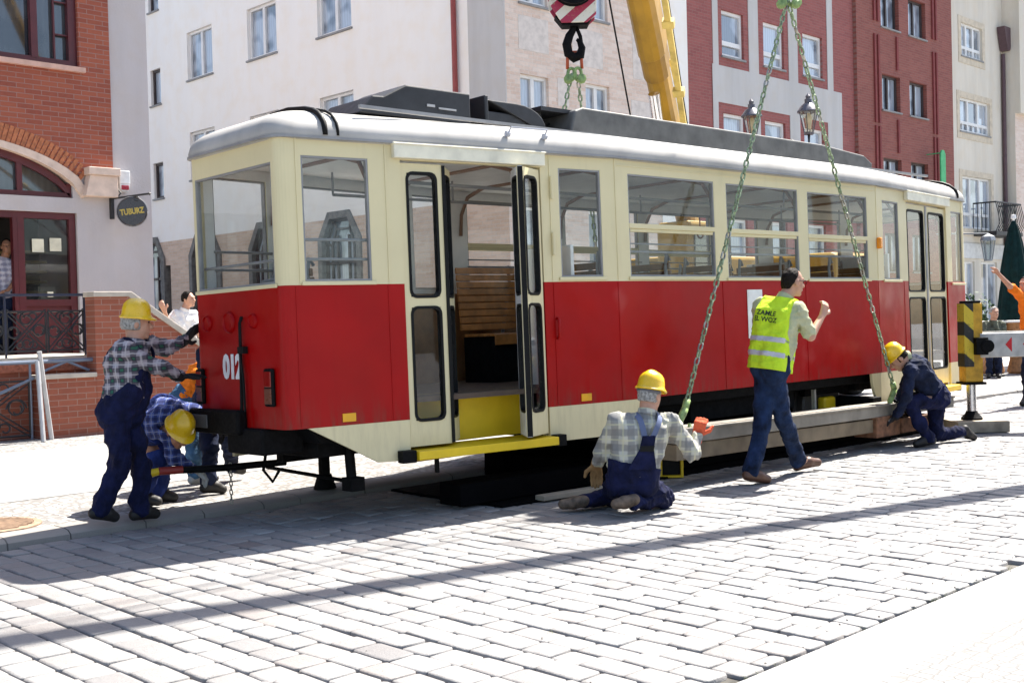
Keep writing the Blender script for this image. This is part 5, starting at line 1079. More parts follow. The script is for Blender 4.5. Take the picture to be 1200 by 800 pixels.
# ================================================================ STREET FURNITURE
lc = at(914, 140, 22.2); lx, ly = lc.x, lc.y
sl_ = thing('street_lamp', 'black twin-arm street lamp with old-fashioned lanterns behind the tram', 'street lamp', (lx, ly, KH))
b = MB(); b.lathe((lx, ly, KH), [(.0, 0), (.2, 0), (.2, .1), (.13, .3), (.11, .9), (.07, 1.0), (.055, 4.4), (.09, 4.45), (.05, 4.6), (.0, 4.75)], 16); b.build('pole', m_iron, sl_, smooth=True, auto=40)
m_lglass = glass('lantern_glass', (.9, .88, .8)); m_lhat = mat('lantern_hat', (.09, .09, .11), .3, metal=.4)
for px_, py_, D in ((881, 143, 22.8), (947.5, 138, 21.7)):
    c = at(px_, py_, D); zb = c.z - .32
    b = MB(); b.tube([(lx, ly, zb - .25), ((lx * .6 + c.x * .4), (ly * .6 + c.y * .4), zb - .05), (c.x, c.y, zb - .32), (c.x, c.y, zb)], .025, 6); b.build('arm', m_iron, sl_, smooth=True)
    b = MB(); b.lathe((c.x, c.y, zb), [(0, 0), (.09, 0), (.1, .04), (.08, .05)], 6); 
    for k in range(6): a = math.pi / 3 * k + .3; b.tube([(c.x + .085 * math.cos(a), c.y + .085 * math.sin(a), zb + .04), (c.x + .17 * math.cos(a), c.y + .17 * math.sin(a), zb + .43)], .010, 5)
    b.lathe((c.x, c.y, zb + .42), [(0, .02), (.21, 0), (.21, .02), (.13, .13), (.07, .17), (.07, .24), (.045, .25), (.05, .3), (.0, .36)], 12); ln = b.build('lantern', m_lhat, sl_, smooth=True, auto=30)
    b = MB(); b.lathe((c.x, c.y, zb + .05), [(.075, 0), (.155, .37)], 6, x=(math.cos(.3), math.sin(.3), 0)); b.build('pane', m_lglass, ln); b = MB(); b.lathe((c.x, c.y, zb + .1), [(0, 0), (.04, 0), (.07, .22), (.03, .3), (0, .3)], 12); b.build('bulb', mat('opal_glass', (.75, .66, .46), .4), ln, smooth=True, auto=50)
# cafe on the right
uc = at(1189, 330, 25.5); up_ = thing('parasol', 'closed dark green parasol standing at the cafe on the right', 'parasol', (uc.x, uc.y, KH))
b = MB(); vs, fs = [], []; profu = [(.03, 3.33), (.09, 3.2), (.17, 2.85), (.26, 2.3), (.28, 2.15), (.24, 2.1), (.29, 1.8), (.36, 1.2), (.38, .85), (.30, .84)]; n = 40
for r, z in profu:
    for j in range(n): a = 2 * math.pi * j / n; rr = r * (1 + .22 * abs(math.sin(4 * a)) - .12); vs.append((uc.x + rr * math.cos(a), uc.y + rr * math.sin(a), z))
for i in range(len(profu) - 1): fs += [(i * n + j, i * n + (j + 1) % n, (i + 1) * n + (j + 1) % n, (i + 1) * n + j) for j in range(n)]
b.add(vs, fs); b.build('canopy', cloth('parasol_green', (.004, .022, .022)), up_, smooth=True); b = MB(); b.lathe((uc.x, uc.y, KH), [(0, 0), (.3, 0), (.3, .08), (.03, .1), (.025, 3.3), (.06, 3.32), (.05, 3.4), (0, 3.41)], 16); b.build('pole', m_white, up_, smooth=True, auto=40)
m_barrel = mat('barrel_wood', (.34, .16, .06), .6, var=.3, scale=14)
def barrel_table(px_, D, label):
    c = at(px_, 380, D); t = thing('pedestal_table', label, 'table', (c.x, c.y, KH), 'cafe pedestal tables'); b = MB(); b.lathe((c.x, c.y, KH), [(0, 0), (.2, 0), (.23, .05), (.17, .3), (.2, .7), (.24, 1.06), (0, 1.06)], 12); b.build('pedestal', m_barrel, t, smooth=True, auto=30); b = MB(); b.lathe((c.x, c.y, KH + 1.061), [(0, 0), (.3, 0), (.3, .04), (0, .04)], 20); b.build('table_top', m_white, t)
barrel_table(1163, 24.2, 'brown pedestal table with a white top in front of the seated cafe guest'); barrel_table(1193, 24.0, 'brown pedestal table with a white top behind the man with the outstretched arm')
pc_ = at(1140, 352, 27); pl = thing('potted_bush', 'dark green leafy bush in a pot beside the cafe front', 'plant', (pc_.x, pc_.y, KH))
b = MB(); b.lathe((pc_.x, pc_.y, KH), [(0, 0), (.22, 0), (.3, .5), (.26, .5), (0, .46)], 16); b.build('pot', mat('clay_pot', (.3, .14, .08), .8), pl, smooth=True, auto=40)
b = MB()
for i in range(900):
    d = Vector(RNG.normal(size=3)); d.normalize(); rr = .48 * (random.random() ** .4) * (1 + .25 * math.sin(5 * d.x + 3 * d.z)); p = Vector((pc_.x, pc_.y, 1.12)) + Vector((d.x * rr, d.y * rr, d.z * rr * 1.25)); a = Vector(RNG.normal(size=3)).normalized() * .06; c2 = a.cross(d).normalized() * .03
    b.add([p - a, p + c2, p + a, p - c2], [(0, 1, 2, 3)])
b.build('foliage', mat('bush_leaf', (.035, .085, .02), .7, var=.5, scale=9), pl)
ln2 = at(1158, 292, 29.5); w_ = thing('wall_lantern', 'grey glass wall lantern under the balcony of the cream house', 'lantern', ln2)
b = MB(); b.lathe(ln2 + Vector((0, 0, -.3)), [(0, 0), (.1, 0), (.1, .04), (.0, .04)], 6); b.lathe(ln2 + Vector((0, 0, .22)), [(.0, 0), (.2, 0), (.16, .1), (.05, .16), (0, .2)], 6); b.tube([ln2 + Vector((0, 0, .4)), ln2 + Vector((.3, 1.5, .5))], .02, 5)
for k in range(6): a = k * math.pi / 3; b.tube([ln2 + Vector((.095 * math.cos(a), .095 * math.sin(a), -.27)), ln2 + Vector((.17 * math.cos(a), .17 * math.sin(a), .22))], .012, 5)
b.build('frame', mat('lantern_grey', (.22, .24, .26), .5), w_); b = MB(); b.lathe(ln2 + Vector((0, 0, -.26)), [(.09, 0), (.16, .47)], 6); b.build('pane', glass('lantern_clear', (.75, .8, .82)), w_)
# tool box, tow bar
tb = at(787, 545, 10.3)
t = thing('steel_tube', 'short yellow square steel tube lying under the lifting beam by the kneeling worker', 'steel tube', (tb.x, tb.y, 0))
Mtb = map3((tb.x, tb.y, .10), CRr, (0, 0, 1), -CFf); sq = lambda a: [(-a * 1.15, -a), (a * 1.15, -a), (a * 1.15, a), (-a * 1.15, a)]
MB().ringprism(sq(.092), sq(.072), Mtb, 0, .7).build('tube', m_yel, t, bevel=.004); MB().prism(sq(.071), Mtb, .05, .06).build('plug', m_rubber, t)
b = MB(); p, q = at(186, 552, 8.75), at(335, 541, 9.2); b.tube([p, p.lerp(q, .5) + Vector((0, 0, -.01)), q], .028, 10); tbx = thing('tow_bar', 'black tow bar with a yellow grip sticking out under the tram front', 'tow bar', p); b.build('bar', m_black, tbx, smooth=True, auto=40)
b = MB(); b.tube([at(166, 557, 8.7), p], [.035, .028], 10); b.build('grip', m_yel, tbx, smooth=True, auto=40); b = MB(); b.tube([p, p.lerp(q, .18)], .031, 10); b.build('sleeve', mat('sleeve_red', (.3, .03, .02), .5), tbx, smooth=True, auto=40)
b = MB(); q = at(270, 545, 9.0)
for k in range(9): link_geom(b, q + Vector((0, 0, -.035 * k)), Vector((.1, 0, -1)), Vector((1, 1, 0)) if k % 2 else Vector((1, -1, 0)), .05, .03, .005)
hk = thing('safety_chain', 'thin loose safety chain dangling from the tow bar to the kerb', 'chain', q); b.build('links', m_chain2, hk, smooth=True)

# ================================================================ PEOPLE
m_skin = mat('skin', (.50, .27, .18), .55, var=.1, scale=20, bump=.08, bscale=120); m_skin2 = mat('skin_tanned', (.36, .17, .10), .55, var=.12, scale=20)
m_hairg = mat('hair_grey', (.33, .32, .30), .7, var=.4, scale=60, bump=.6, bscale=160); m_haird = mat('hair_dark', (.014, .010, .008), .75, var=.5, scale=70, bump=1.0, bscale=110, spec=.15)
m_helmet = mat('helmet_yellow', (.80, .50, .01), .3, var=.06, scale=8, coat=.4)
m_navy = cloth('navy_overalls', (.008, .011, .045), .4); m_blue = cloth('royal_overalls', (.022, .04, .17), .35); m_navyj = cloth('navy_jacket', (.012, .018, .045), .4); m_denim = cloth('denim', (.012, .026, .07), .5); m_ldenim = cloth('light_denim', (.06, .13, .22), .4)
m_boot = mat('boots', (.015, .013, .012), .6, bump=.2); m_brown = mat('brown_shoes', (.10, .045, .025), .45); m_tanb = mat('worn_boots', (.14, .10, .07), .7, var=.4, scale=20)
m_glb = cloth('glove_black', (.02, .02, .022)); m_glo = cloth('glove_orange', (.62, .11, .05)); m_glg = cloth('glove_grey', (.40, .40, .38)); m_gbrown = cloth('glove_brown', (.3, .18, .08))
m_pgreen = plaid('plaid_green', (.33, .30, .33), (.012, .015, .03), (.5, .48, .5), 13, .75, (.03, .16, .09)); m_pkhaki = plaid('plaid_khaki', (.50, .49, .42), (.19, .19, .19), (.56, .54, .36), 9, .75)
m_pblue = plaid('plaid_blue', (.075, .11, .32), (.015, .02, .08), (.26, .29, .42), 16, .75); m_plav = plaid('plaid_lavender', (.55, .52, .6), (.25, .24, .32), (.6, .6, .65), 12, 0)
m_vest = cloth('vest_lime', (.56, .80, .035), .08); m_tape = mat('reflective_tape', (.50, .50, .54), .35, var=.08); m_tee = cloth('olive_shirt', (.46, .47, .30), .1); m_orange = cloth('vest_orange', (.85, .20, .015), .1); m_wshirt = cloth('white_shirt', (.74, .74, .74), .06)
m_eye = mat('eye', (.03, .02, .015), .2); m_lip = mat('lips', (.36, .13, .10), .5)
def V3(p): return np.array(p, float)
def frame_of(f, u):
    f = Vector(f).normalized(); u = Vector(u); u = (u - f * u.dot(f)).normalized(); r = f.cross(u); return r, f, u
def head_prims(c, f, u, neck, s=1.0):
    r, f, u = frame_of(f, u); Rm_ = [tuple(r), tuple(f), tuple(u)]; L = lambda a, b, d: tuple(Vector(c) + (r * a + f * b + u * d) * s)
    E_ = lambda p, rad: ('e', L(*p), Rm_, tuple(x * s for x in rad))
    P = [E_((0, -.012, .03), (.076, .094, .092)), E_((0, .03, -.045), (.058, .062, .07)), E_((0, .062, -.01), (.05, .03, .05)), ('c', L(0, .088, .018), L(0, .112, -.018), .010 * s, .015 * s), ('c', L(-.012, .105, -.022), L(.012, .105, -.022), .009 * s, .009 * s), E_((0, .074, -.092), (.028, .022, .02)), ('c', L(-.03, .084, .038), L(.03, .084, .038), .012 * s, .012 * s), ('c', L(-.016, .09, -.055), L(.016, .09, -.055), .010 * s, .010 * s),
         E_((-.079, -.01, -.005), (.010, .021, .033)), E_((.079, -.01, -.005), (.010, .021, .033)), ('c', L(0, -.02, -.06), tuple(neck), .058 * s, .062 * s)]
    return P, L, (r, f, u)
def hand_prims(wr, d, n, curl=.5, s=1.0, side=1):
    """palm, four fingers of unequal length bent at two joints, thumb from the side of the palm; d along the hand, n out of the back of it"""
    d = Vector(d).normalized(); n = Vector(n); n = (n - d * n.dot(d)).normalized(); a = d.cross(n) * side; wr = Vector(wr); P = []
    palm = wr + d * .045 * s
    for q in (-.026, -.009, .009, .026): P.append(('c', wr + a * q * .7 * s + d * .01 * s, wr + a * q * s + d * .085 * s, .015 * s, .0135 * s))
    for q, l_ in ((-.029, .062), (-.010, .075), (.010, .080), (.029, .072)):
        p0 = wr + a * q * s + d * .088 * s; c1, c2 = curl * 1.1, curl * 2.4
        d1 = d * math.cos(c1) - n * math.sin(c1); d2 = d * math.cos(c2) - n * math.sin(c2); p1 = p0 + d1 * l_ * .5 * s; p2 = p1 + d2 * l_ * .55 * s
        P += [('c', p0, p1, .0105 * s, .0095 * s), ('c', p1, p2, .0095 * s, .0078 * s)]
    t0 = wr + a * .03 * s + d * .03 * s; t1 = t0 + (a * .8 + d * .6 - n * .25) * .042 * s; t2 = t1 + (d * .8 + a * .25 - n * .4 * (curl + .3)) * .038 * s
    P += [('c', t0, t1, .0145 * s, .0125 * s), ('c', t1, t2, .0125 * s, .0095 * s)]
    return [(k, tuple(p), tuple(q), r0, r1) for k, p, q, r0, r1 in P]
def tup(P): return [(p[0], tuple(p[1]), tuple(p[2]), p[3], p[4]) if p[0] == 'c' else p for p in P]
def torso(J, g, chest_r=.115, waist_r=.105, hip_r=.115, belly=0):
    c, p = Vector(J['chest']), Vector(J['pelvis']); sa = (Vector(J['shR']) - Vector(J['shL'])); sw = sa.length; sa.normalize(); ha = (Vector(J['hipR']) - Vector(J['hipL'])).normalized(); wv = c.lerp(p, .55); wa = (sa + ha).normalized(); P = []
    fw = sa.cross(p - c).normalized(); fw = fw if fw.dot(Vector(J['fwd'])) > 0 else -fw; wv = wv + fw * belly
    for s in (-1, 1):
        P += [('c', c + sa * s * .068, wv + wa * s * .055, chest_r + g, waist_r + g), ('c', wv + wa * s * .055, p + ha * s * .06, waist_r + g, hip_r + g), ('c', c + sa * s * .06, Vector(J['shR' if s > 0 else 'shL']) - sa * s * .03, chest_r * .8 + g, .062 + g)]
    P += [('c', J['shR'], J['shL'], .058 + g, .058 + g), ('c', c.lerp(Vector(J['neck']), .4), J['neck'], .075 + g, .056 + g * .6)]
    return P
def helmet(parent, c, f, u, m, tilt=.12, s=1.0):
    r, f, u = frame_of(f, u); f, u = (f * math.cos(tilt) + u * math.sin(tilt)), (u * math.cos(tilt) - f * math.sin(tilt)); c = Vector(c) + u * .055 * s - f * .005; n = 40
    prof = [(1.12, -.010), (1.14, -.004), (1.04, .006), (.985, .02), (.95, .055), (.86, .085), (.7, .107), (.48, .122), (.25, .129), (.0, .131)]; b = MB(); vs = []
    for rr, z in prof:
        for j in range(n):
            a = 2 * math.pi * j / n; ca, sa = math.cos(a), math.sin(a); k = rr; peak = 0
            if rr > 1.05: peak = .030 * max(0, ca) ** 1.5; 
            dz = -.012 * max(0, ca) if rr > 1.05 else 0
            x, y = (.110 * k) * ca + peak, .101 * k * sa; rid = .010 * math.exp(-(y / .02) ** 2) * (1 if z > .03 else 0)
            vs.append(c + (f * x + r * y + u * (z + dz + rid)) * s)
    fs = [(i * n + j, i * n + (j + 1) % n, (i + 1) * n + (j + 1) % n, (i + 1) * n + j) for i in range(len(prof) - 1) for j in range(n)]
    # inside of the shell
    o = len(vs)
    for rr, z in ((1.10, -.014), (.93, .0), (.9, .045), (.6, .09), (.0, .11)):
        for j in range(n):
            a = 2 * math.pi * j / n; peak = .027 * max(0, math.cos(a)) ** 1.5 if rr > 1.05 else 0; dz = -.012 * max(0, math.cos(a)) if rr > 1.05 else 0
            vs.append(c + (f * (.110 * rr * math.cos(a) + peak) + r * .102 * rr * math.sin(a) + u * (z + dz)) * s)
    fs += [(o + i * n + j, o + (i + 1) * n + j, o + (i + 1) * n + (j + 1) % n, o + i * n + (j + 1) % n) for i in range(4) for j in range(n)]; fs += [(j, o + j, o + (j + 1) % n, (j + 1) % n) for j in range(n)]
    b.add(vs, fs); h_ = b.build('hard_hat', m, parent, smooth=True, auto=50); return h_
def face(parent, L, s=1.0):
    b = MB(); [b.lathe(L(q, .082, .018), [(0, -.009), (.007, -.006), (.009, 0), (.007, .006), (0, .009)], 10) for q in (-.03, .03)]; b.build('eyes', m_eye, parent, smooth=True); b = MB(); b.tube([L(-.022, .088, -.054), L(0, .099, -.052), L(.022, .088, -.054)], [.003, .0055, .003], 6); b.build('mouth', m_lip, parent, smooth=True)
def hair(parent, c, f, u, m, cut=.045, low=-.03, top=True, s=1.0, thick=.008):
    r, f, u = frame_of(f, u); Rm_ = [tuple(r), tuple(f), tuple(u)]; cc = Vector(c) + (f * -.012 + u * .03) * s
    P = [('e', tuple(cc), Rm_, (.076 + thick, .094 + thick, .092 + thick)), ('e', tuple(Vector(c) - f * .035 - u * .02), Rm_, (.07, .07, .075))]
    n1 = (f * .9 - u * .45).normalized(); cuts = [(tuple(Vector(c) + f * cut + u * .06), tuple(n1)), (tuple(Vector(c) + u * low), tuple(-u)), (tuple(Vector(c) + f * .03 + u * .02), tuple((f - u * .2).normalized()))] if top else [(tuple(Vector(c) + f * .02), tuple((f + u * .1).normalized())), (tuple(Vector(c) + u * low), tuple(-u)), (tuple(Vector(c) + u * .066), tuple(u))]
    smooth_obj('hair', smesh(P, .006, .02, .003, 90, 3, cuts), m, parent)

def person(label, J, spec, ground=None):
    J = {k: Vector(v) for k, v in J.items()}
    if ground is not None:
        zmin = min(min(J['ankR'].z, J['ankL'].z) - .075, min(J['toeR'].z, J['toeL'].z) - .035, J.get('kneeR').z - .075 if spec.get('kneel') else 9, J.get('kneeL').z - .075 if spec.get('kneel') else 9)
        dz = ground - zmin
        for k in J: 
            if k not in ('fwd', 'hf', 'hu') and not (k[:4] in ('wrR', 'hanR') and spec.get('fixhands')): J[k].z += dz
    base = (J['ankR'] + J['ankL']) / 2; base.z = ground or 0
    t = thing('person', label, 'person', base)
    hs = spec.get('hs', 1.0); f, u = J.get('hf', J['fwd']), J.get('hu', Vector((0, 0, 1)))
    P, L, fr_ = head_prims(J['head'], f, u, J['neck'], hs); body = list(P)
    body += torso(J, -.035, hip_r=.1)
    fo = .034
    for s in 'RL':
        body += [('c', J['sh' + s], J['el' + s], .044, .038 if spec.get('sleeve', 1) < .5 else .034), ('c', J['el' + s], J['wr' + s], .040 if spec.get('sleeve', 1) < .5 else .034, .027), ('c', J['hip' + s], J['knee' + s], .066, .044), ('c', J['knee' + s], J['knee' + s].lerp(J['ank' + s], .35), .044, .042), ('c', J['knee' + s].lerp(J['ank' + s], .35), J['ank' + s], .042, .032), ('c', J['ank' + s], J['toe' + s], .036, .028)]
        if not spec.get('glove' + s): 
            body += hand_prims(J['wr' + s], J['ha' + s] - J['wr' + s], Vector(spec.get('hn' + s, (0, 0, 1))), spec.get('curl' + s, .5), 1.0, 1 if s == 'R' else -1)
    smooth_obj('body', smesh(tup(body), spec.get('res', .0075), .016), spec.get('skin', m_skin), t)
    face(t, L, hs)
    # shirt
    g = .012; sh = torso(J, g, belly=spec.get('belly', .02), chest_r=spec.get('chest_r', .118), waist_r=spec.get('waist_r', .112), hip_r=.095); sl_ = spec.get('sleeve', 1.0)
    sh.append(('c', J['chest'].lerp(J['pelvis'], .5), J['pelvis'], .108, .098))
    for s in 'RL':
        e, w_ = J['el' + s], J['wr' + s]
        if sl_ > .5: sh += [('c', J['sh' + s], e, .066, .056), ('c', e, e.lerp(w_, .94 * sl_ if sl_ < 1 else .94), .056, .043)]
        else: sh += [('c', J['sh' + s], J['sh' + s].lerp(e, .8), .066, .060)]
    nk = J['neck']; nd = (J['head'] - nk).normalized()
    smooth_obj('shirt', smesh(tup(sh), .0085, .03, spec.get('wr', .010), 36, spec.get('seed', 1), [(tuple(nk + nd * .012), tuple(nd), .13)]), spec['shirt'], t)
    b = MB(); b.lathe(nk - nd * .025, [(.074, -.01), (.071, .035), (.063, .036), (.062, -.01)], 20, nd); b.build('collar', spec['shirt'] if not spec.get('collar') else spec['collar'], t, smooth=True, auto=40)
    # trousers
    tr = []; ha = (J['hipR'] - J['hipL']).normalized(); ub = (J['chest'] - J['pelvis']).normalized()
    wst = J['pelvis'] + ub * .10
    for s, q in (('R', 1), ('L', -1)):
        k_, a = J['knee' + s], J['ank' + s]; tr += [('c', wst + ha * q * .058, J['pelvis'] + ha * q * .064, .122, .126), ('c', J['hip' + s], k_, .096, .070), ('c', k_, k_.lerp(a, .97), .070, spec.get('cuff', .062))]
    smooth_obj('trousers', smesh(tup(tr), .0085, .03, spec.get('wrt', .012), 30, spec.get('seed', 1) + 5, [(tuple(wst + ub * .03), tuple(ub), .26)]), spec['trousers'], t)
    # shoes
    for s in 'RL':
        a, o = J['ank' + s], J['toe' + s]; d = (o - a); sd = Vector(d); 
        up2 = (J['knee' + s] - a).normalized(); heel = a - up2 * .035 - (d - up2 * d.dot(up2)).normalized() * .035
        b_ = [('c', a + up2 * .05, a - up2 * .02, .047, .045), ('c', heel, a.lerp(o, .5), .04, .044), ('c', a.lerp(o, .5), o, .046, .036), ('c', heel - up2 * .012, o, .03, .03)]
        smooth_obj('shoe', smesh(tup(b_), .007, .02), spec['shoes'], t)
        if spec.get('glove' + s):
            gp = hand_prims(J['wr' + s] - (J['ha' + s] - J['wr' + s]).normalized() * .0, J['ha' + s] - J['wr' + s], Vector(spec.get('hn' + s, (0, 0, 1))), spec.get('curl' + s, .5), 1.22, 1 if s == 'R' else -1)
            gp += [('c', J['wr' + s].lerp(J['el' + s], .22), J['wr' + s], .046, .040)]
            smooth_obj('glove', smesh(tup(gp), .0055, .008), spec['glove' + s], t)
    if spec.get('bib'):      # bib of the overalls: a shell over the lower and front torso, with straps
        bb_ = torso(J, .036 if spec['bib'] == 'full' else .022, belly=spec.get('belly', .02), chest_r=spec.get('chest_r', .118), waist_r=spec.get('waist_r', .112))[:6]; c = J['chest']; fw = J['fwd'].normalized(); fw = (fw - ub * fw.dot(ub)).normalized()
        cuts = [(tuple(c + ub * (.05 if spec['bib'] == 'front' else .0)), tuple(ub))]
        side_ = spec['bib']
        if side_ == 'front': cuts += [(tuple(c - fw * .00 - ub * .12), tuple((-fw * .75 + ub * .65).normalized()))]
        else: cuts = [(tuple(J['pelvis'] + ub * (.13 if side_ == 'back' else .36)), tuple(ub))]
        smooth_obj('overall_bib', smesh(tup(bb_), .0085, .03, .007, 30, 9, cuts), spec['trousers'], t)
        sa = (J['shR'] - J['shL']).normalized(); bw = spec.get('bw', .16)
        if side_ == 'front':
            for s, nm in ((1, 'shR'), (-1, 'shL')):
                p0 = c + sa * s * .09 + fw * .145 - ub * .02; p1 = c + sa * s * .10 + ub * .145 + fw * .02; p2 = c + sa * s * .07 - fw * .10 + ub * .03; p3 = c + sa * s * .03 - fw * .105 - ub * .16
                b = MB(); ribbon(b, [p0, p0.lerp(p1, .5) + fw * .045 + ub * .02, p1 + ub * .03, p1.lerp(p2, .5) - fw * .015 + ub * .03, p2 - fw * .01, p3], c, .035); b.build('strap', spec['trousers'], t, smooth=True, auto=60)
    if spec.get('hat'): helmet(t, J['head'], f, u, spec['hat'], spec.get('tilt', .05), hs)
    if spec.get('hair'): hair(t, J['head'], f, u, spec['hair'], top=not (spec.get('hat') or spec.get('bald')), **spec.get('hk', {}))
    return t, L, J, fr_
def ribbon(mb, pts, centre, w, th=.006):
    pts = [Vector(p) for p in pts]; q = []
    n = 5; fine = []
    for i in range(len(pts) - 1):
        p0, p1, p2, p3 = pts[max(i - 1, 0)], pts[i], pts[i + 1], pts[min(i + 2, len(pts) - 1)]
        for k in range(n): s = k / n; fine.append(.5 * ((2 * p1) + (p2 - p0) * s + (2 * p0 - 5 * p1 + 4 * p2 - p3) * s * s + (-p0 + 3 * p1 - 3 * p2 + p3) * s ** 3))
    fine.append(pts[-1]); vs = []; fs = []
    for i, p in enumerate(fine):
        d = (fine[min(i + 1, len(fine) - 1)] - fine[max(i - 1, 0)]).normalized(); o = (p - Vector(centre)); o = (o - d * o.dot(d)).normalized(); s = d.cross(o)
        vs += [p - s * w / 2, p + s * w / 2, p + s * w / 2 + o * th, p - s * w / 2 + o * th]
    for i in range(len(fine) - 1):
        for j in range(4): fs.append((i * 4 + j, i * 4 + (j + 1) % 4, i * 4 + 4 + (j + 1) % 4, i * 4 + 4 + j))
    fs += [(3, 2, 1, 0), tuple(len(vs) - 4 + j for j in range(4))]; mb.add(vs, fs)
def pose(D0, **k): return {n: at(x, y, D0 + d) for n, (x, y, d) in k.items()}
def cv(r, u, f): return CRr * r + Vector((0, 0, 1)) * u + CFf * f      # direction given right / up / away

# --- the worker pushing at the tram front
J = pose(8.3, pelvis=(141, 484, 0), chest=(149, 424, 0), neck=(158, 400, .03), head=(160, 380, .05), shR=(143, 411, -.16), shL=(166, 404, .18), elR=(184, 430, .05), wrR=(211, 442, .33), haR=(228, 440, .42), elL=(194, 409, .38), wrL=(216, 400, .62), haL=(226, 389, .70),
         hipR=(134, 487, -.08), hipL=(150, 487, .10), kneeR=(141, 545, -.05), ankR=(118, 597, -.06), toeR=(134, 606, .02), kneeL=(166, 546, .12), ankL=(163, 597, .12), toeL=(182, 602, .22))
J['fwd'] = cv(1, 0, .55); J['hf'] = cv(1, -.08, .45); J['hu'] = cv(.1, 1, 0)
person('standing worker in green plaid shirt and yellow hard hat pushing the tram front', J, dict(hs=.95, shirt=m_pgreen, trousers=m_navy, shoes=m_boot, gloveR=m_glb, gloveL=m_glb, hnR=(0, 0, 1), hnL=tuple(cv(-.8, .3, .2)), curlR=.15, curlL=.15, bib='front', hat=m_helmet, hair=m_hairg, hk=dict(low=-.045), seed=2, belly=.03, wr=.011, wrt=.013, tilt=.0, cuff=.068), KH)
# --- the worker bent down behind him
J = pose(9.0, pelvis=(166, 512, .15), chest=(192, 505, -.12), neck=(203, 508, -.22), head=(209, 521, -.27), shR=(197, 520, -.26), shL=(205, 493, .05), elR=(204, 549, -.2), wrR=(224, 564, -.05), haR=(238, 571, .0), elL=(228, 497, .15), wrL=(246, 512, .25), haL=(258, 520, .3),
         hipR=(164, 520, .02), hipL=(172, 512, .22), kneeR=(186, 553, -.02), ankR=(165, 596, .1), toeR=(185, 602, .08), kneeL=(196, 548, .25), ankL=(185, 592, .3), toeL=(204, 597, .32))
J['fwd'] = cv(1, -.3, -.4); J['hf'] = cv(.55, -.75, -.35); J['hu'] = cv(.72, .25, -.65)
person('worker in a yellow hard hat crouching low beside the tow bar at the kerb', J, dict(shirt=m_pblue, trousers=m_blue, shoes=m_boot, gloveR=m_glg, gloveL=m_glb, bib='full', hat=m_helmet, curlR=.5, seed=3, tilt=.0, skin=m_skin2), KH)
# --- two people behind the tram front
J = pose(10.2, pelvis=(216, 488, 0), chest=(237, 459, 0), neck=(262, 452, 0), head=(276, 448, 0), shR=(254, 458, -.17), shL=(256, 454, .17), elR=(270, 478, -.1), wrR=(286, 470, .0), haR=(297, 466, .0), elL=(274, 470, .2), wrL=(290, 464, .2), haL=(300, 462, .2),
         hipR=(214, 495, -.08), hipL=(220, 495, .1), kneeR=(226, 530, -.1), ankR=(230, 574, -.1), toeR=(242, 580, -.05), kneeL=(232, 530, .15), ankL=(240, 572, .2), toeL=(252, 577, .25)); J['fwd'] = cv(1, -.2, .2)
person('person in an orange shirt and light jeans pushing behind the tram front corner', J, dict(shirt=m_orange, trousers=m_ldenim, shoes=m_glg, hair=m_haird, seed=4, res=.009), KH)
J = pose(9.75, pelvis=(250, 480, 0), chest=(256, 430, .1), neck=(258, 400, .1), head=(260, 380, .1), shR=(246, 412, 0), shL=(268, 412, .2), elR=(252, 440, 0), wrR=(262, 430, .05), haR=(270, 428, .05), elL=(272, 440, .1), wrL=(280, 430, .1), haL=(286, 428, .1),
         hipR=(245, 488, -.08), hipL=(257, 488, .1), kneeR=(246, 530, -.12), ankR=(245, 577, -.1), toeR=(261, 584, -.05), kneeL=(268, 524, .3), ankL=(272, 556, .75), toeL=(284, 561, .8)); J['fwd'] = cv(1, 0, .2)
person('person in dark trousers and black shoes standing behind the tram front', J, dict(shirt=m_navyj, trousers=m_navyj, shoes=m_boot, hair=m_haird, seed=5, res=.009), KH)
# --- white shirt on the stairs
J = pose(17.0, pelvis=(216, 405, 0), chest=(214, 380, 0), neck=(217, 363, 0), head=(221, 352, 0), shR=(205, 370, -.05), shL=(227, 370, .1), elR=(197, 380, -.15), wrR=(193, 366, -.25), haR=(189, 357, -.28), elL=(232, 388, 0), wrL=(236, 398, -.1), haL=(238, 404, -.12),
         hipR=(212, 409, -.05), hipL=(220, 409, .05), kneeR=(212, 433, -.1), ankR=(211, 457, 0), toeR=(216, 462, -.12), kneeL=(221, 433, -.1), ankL=(221, 457, 0), toeL=(226, 462, -.12)); J['fwd'] = cv(.9, 0, -.3)
person('person in a white shirt raising one arm behind the sloping wall', J, dict(shirt=m_wshirt, trousers=m_denim, shoes=m_boot, hair=m_haird, sleeve=.3, curlR=.3, hnR=tuple(cv(0, .2, -1)), seed=6, res=.009, hs=.95), .46)
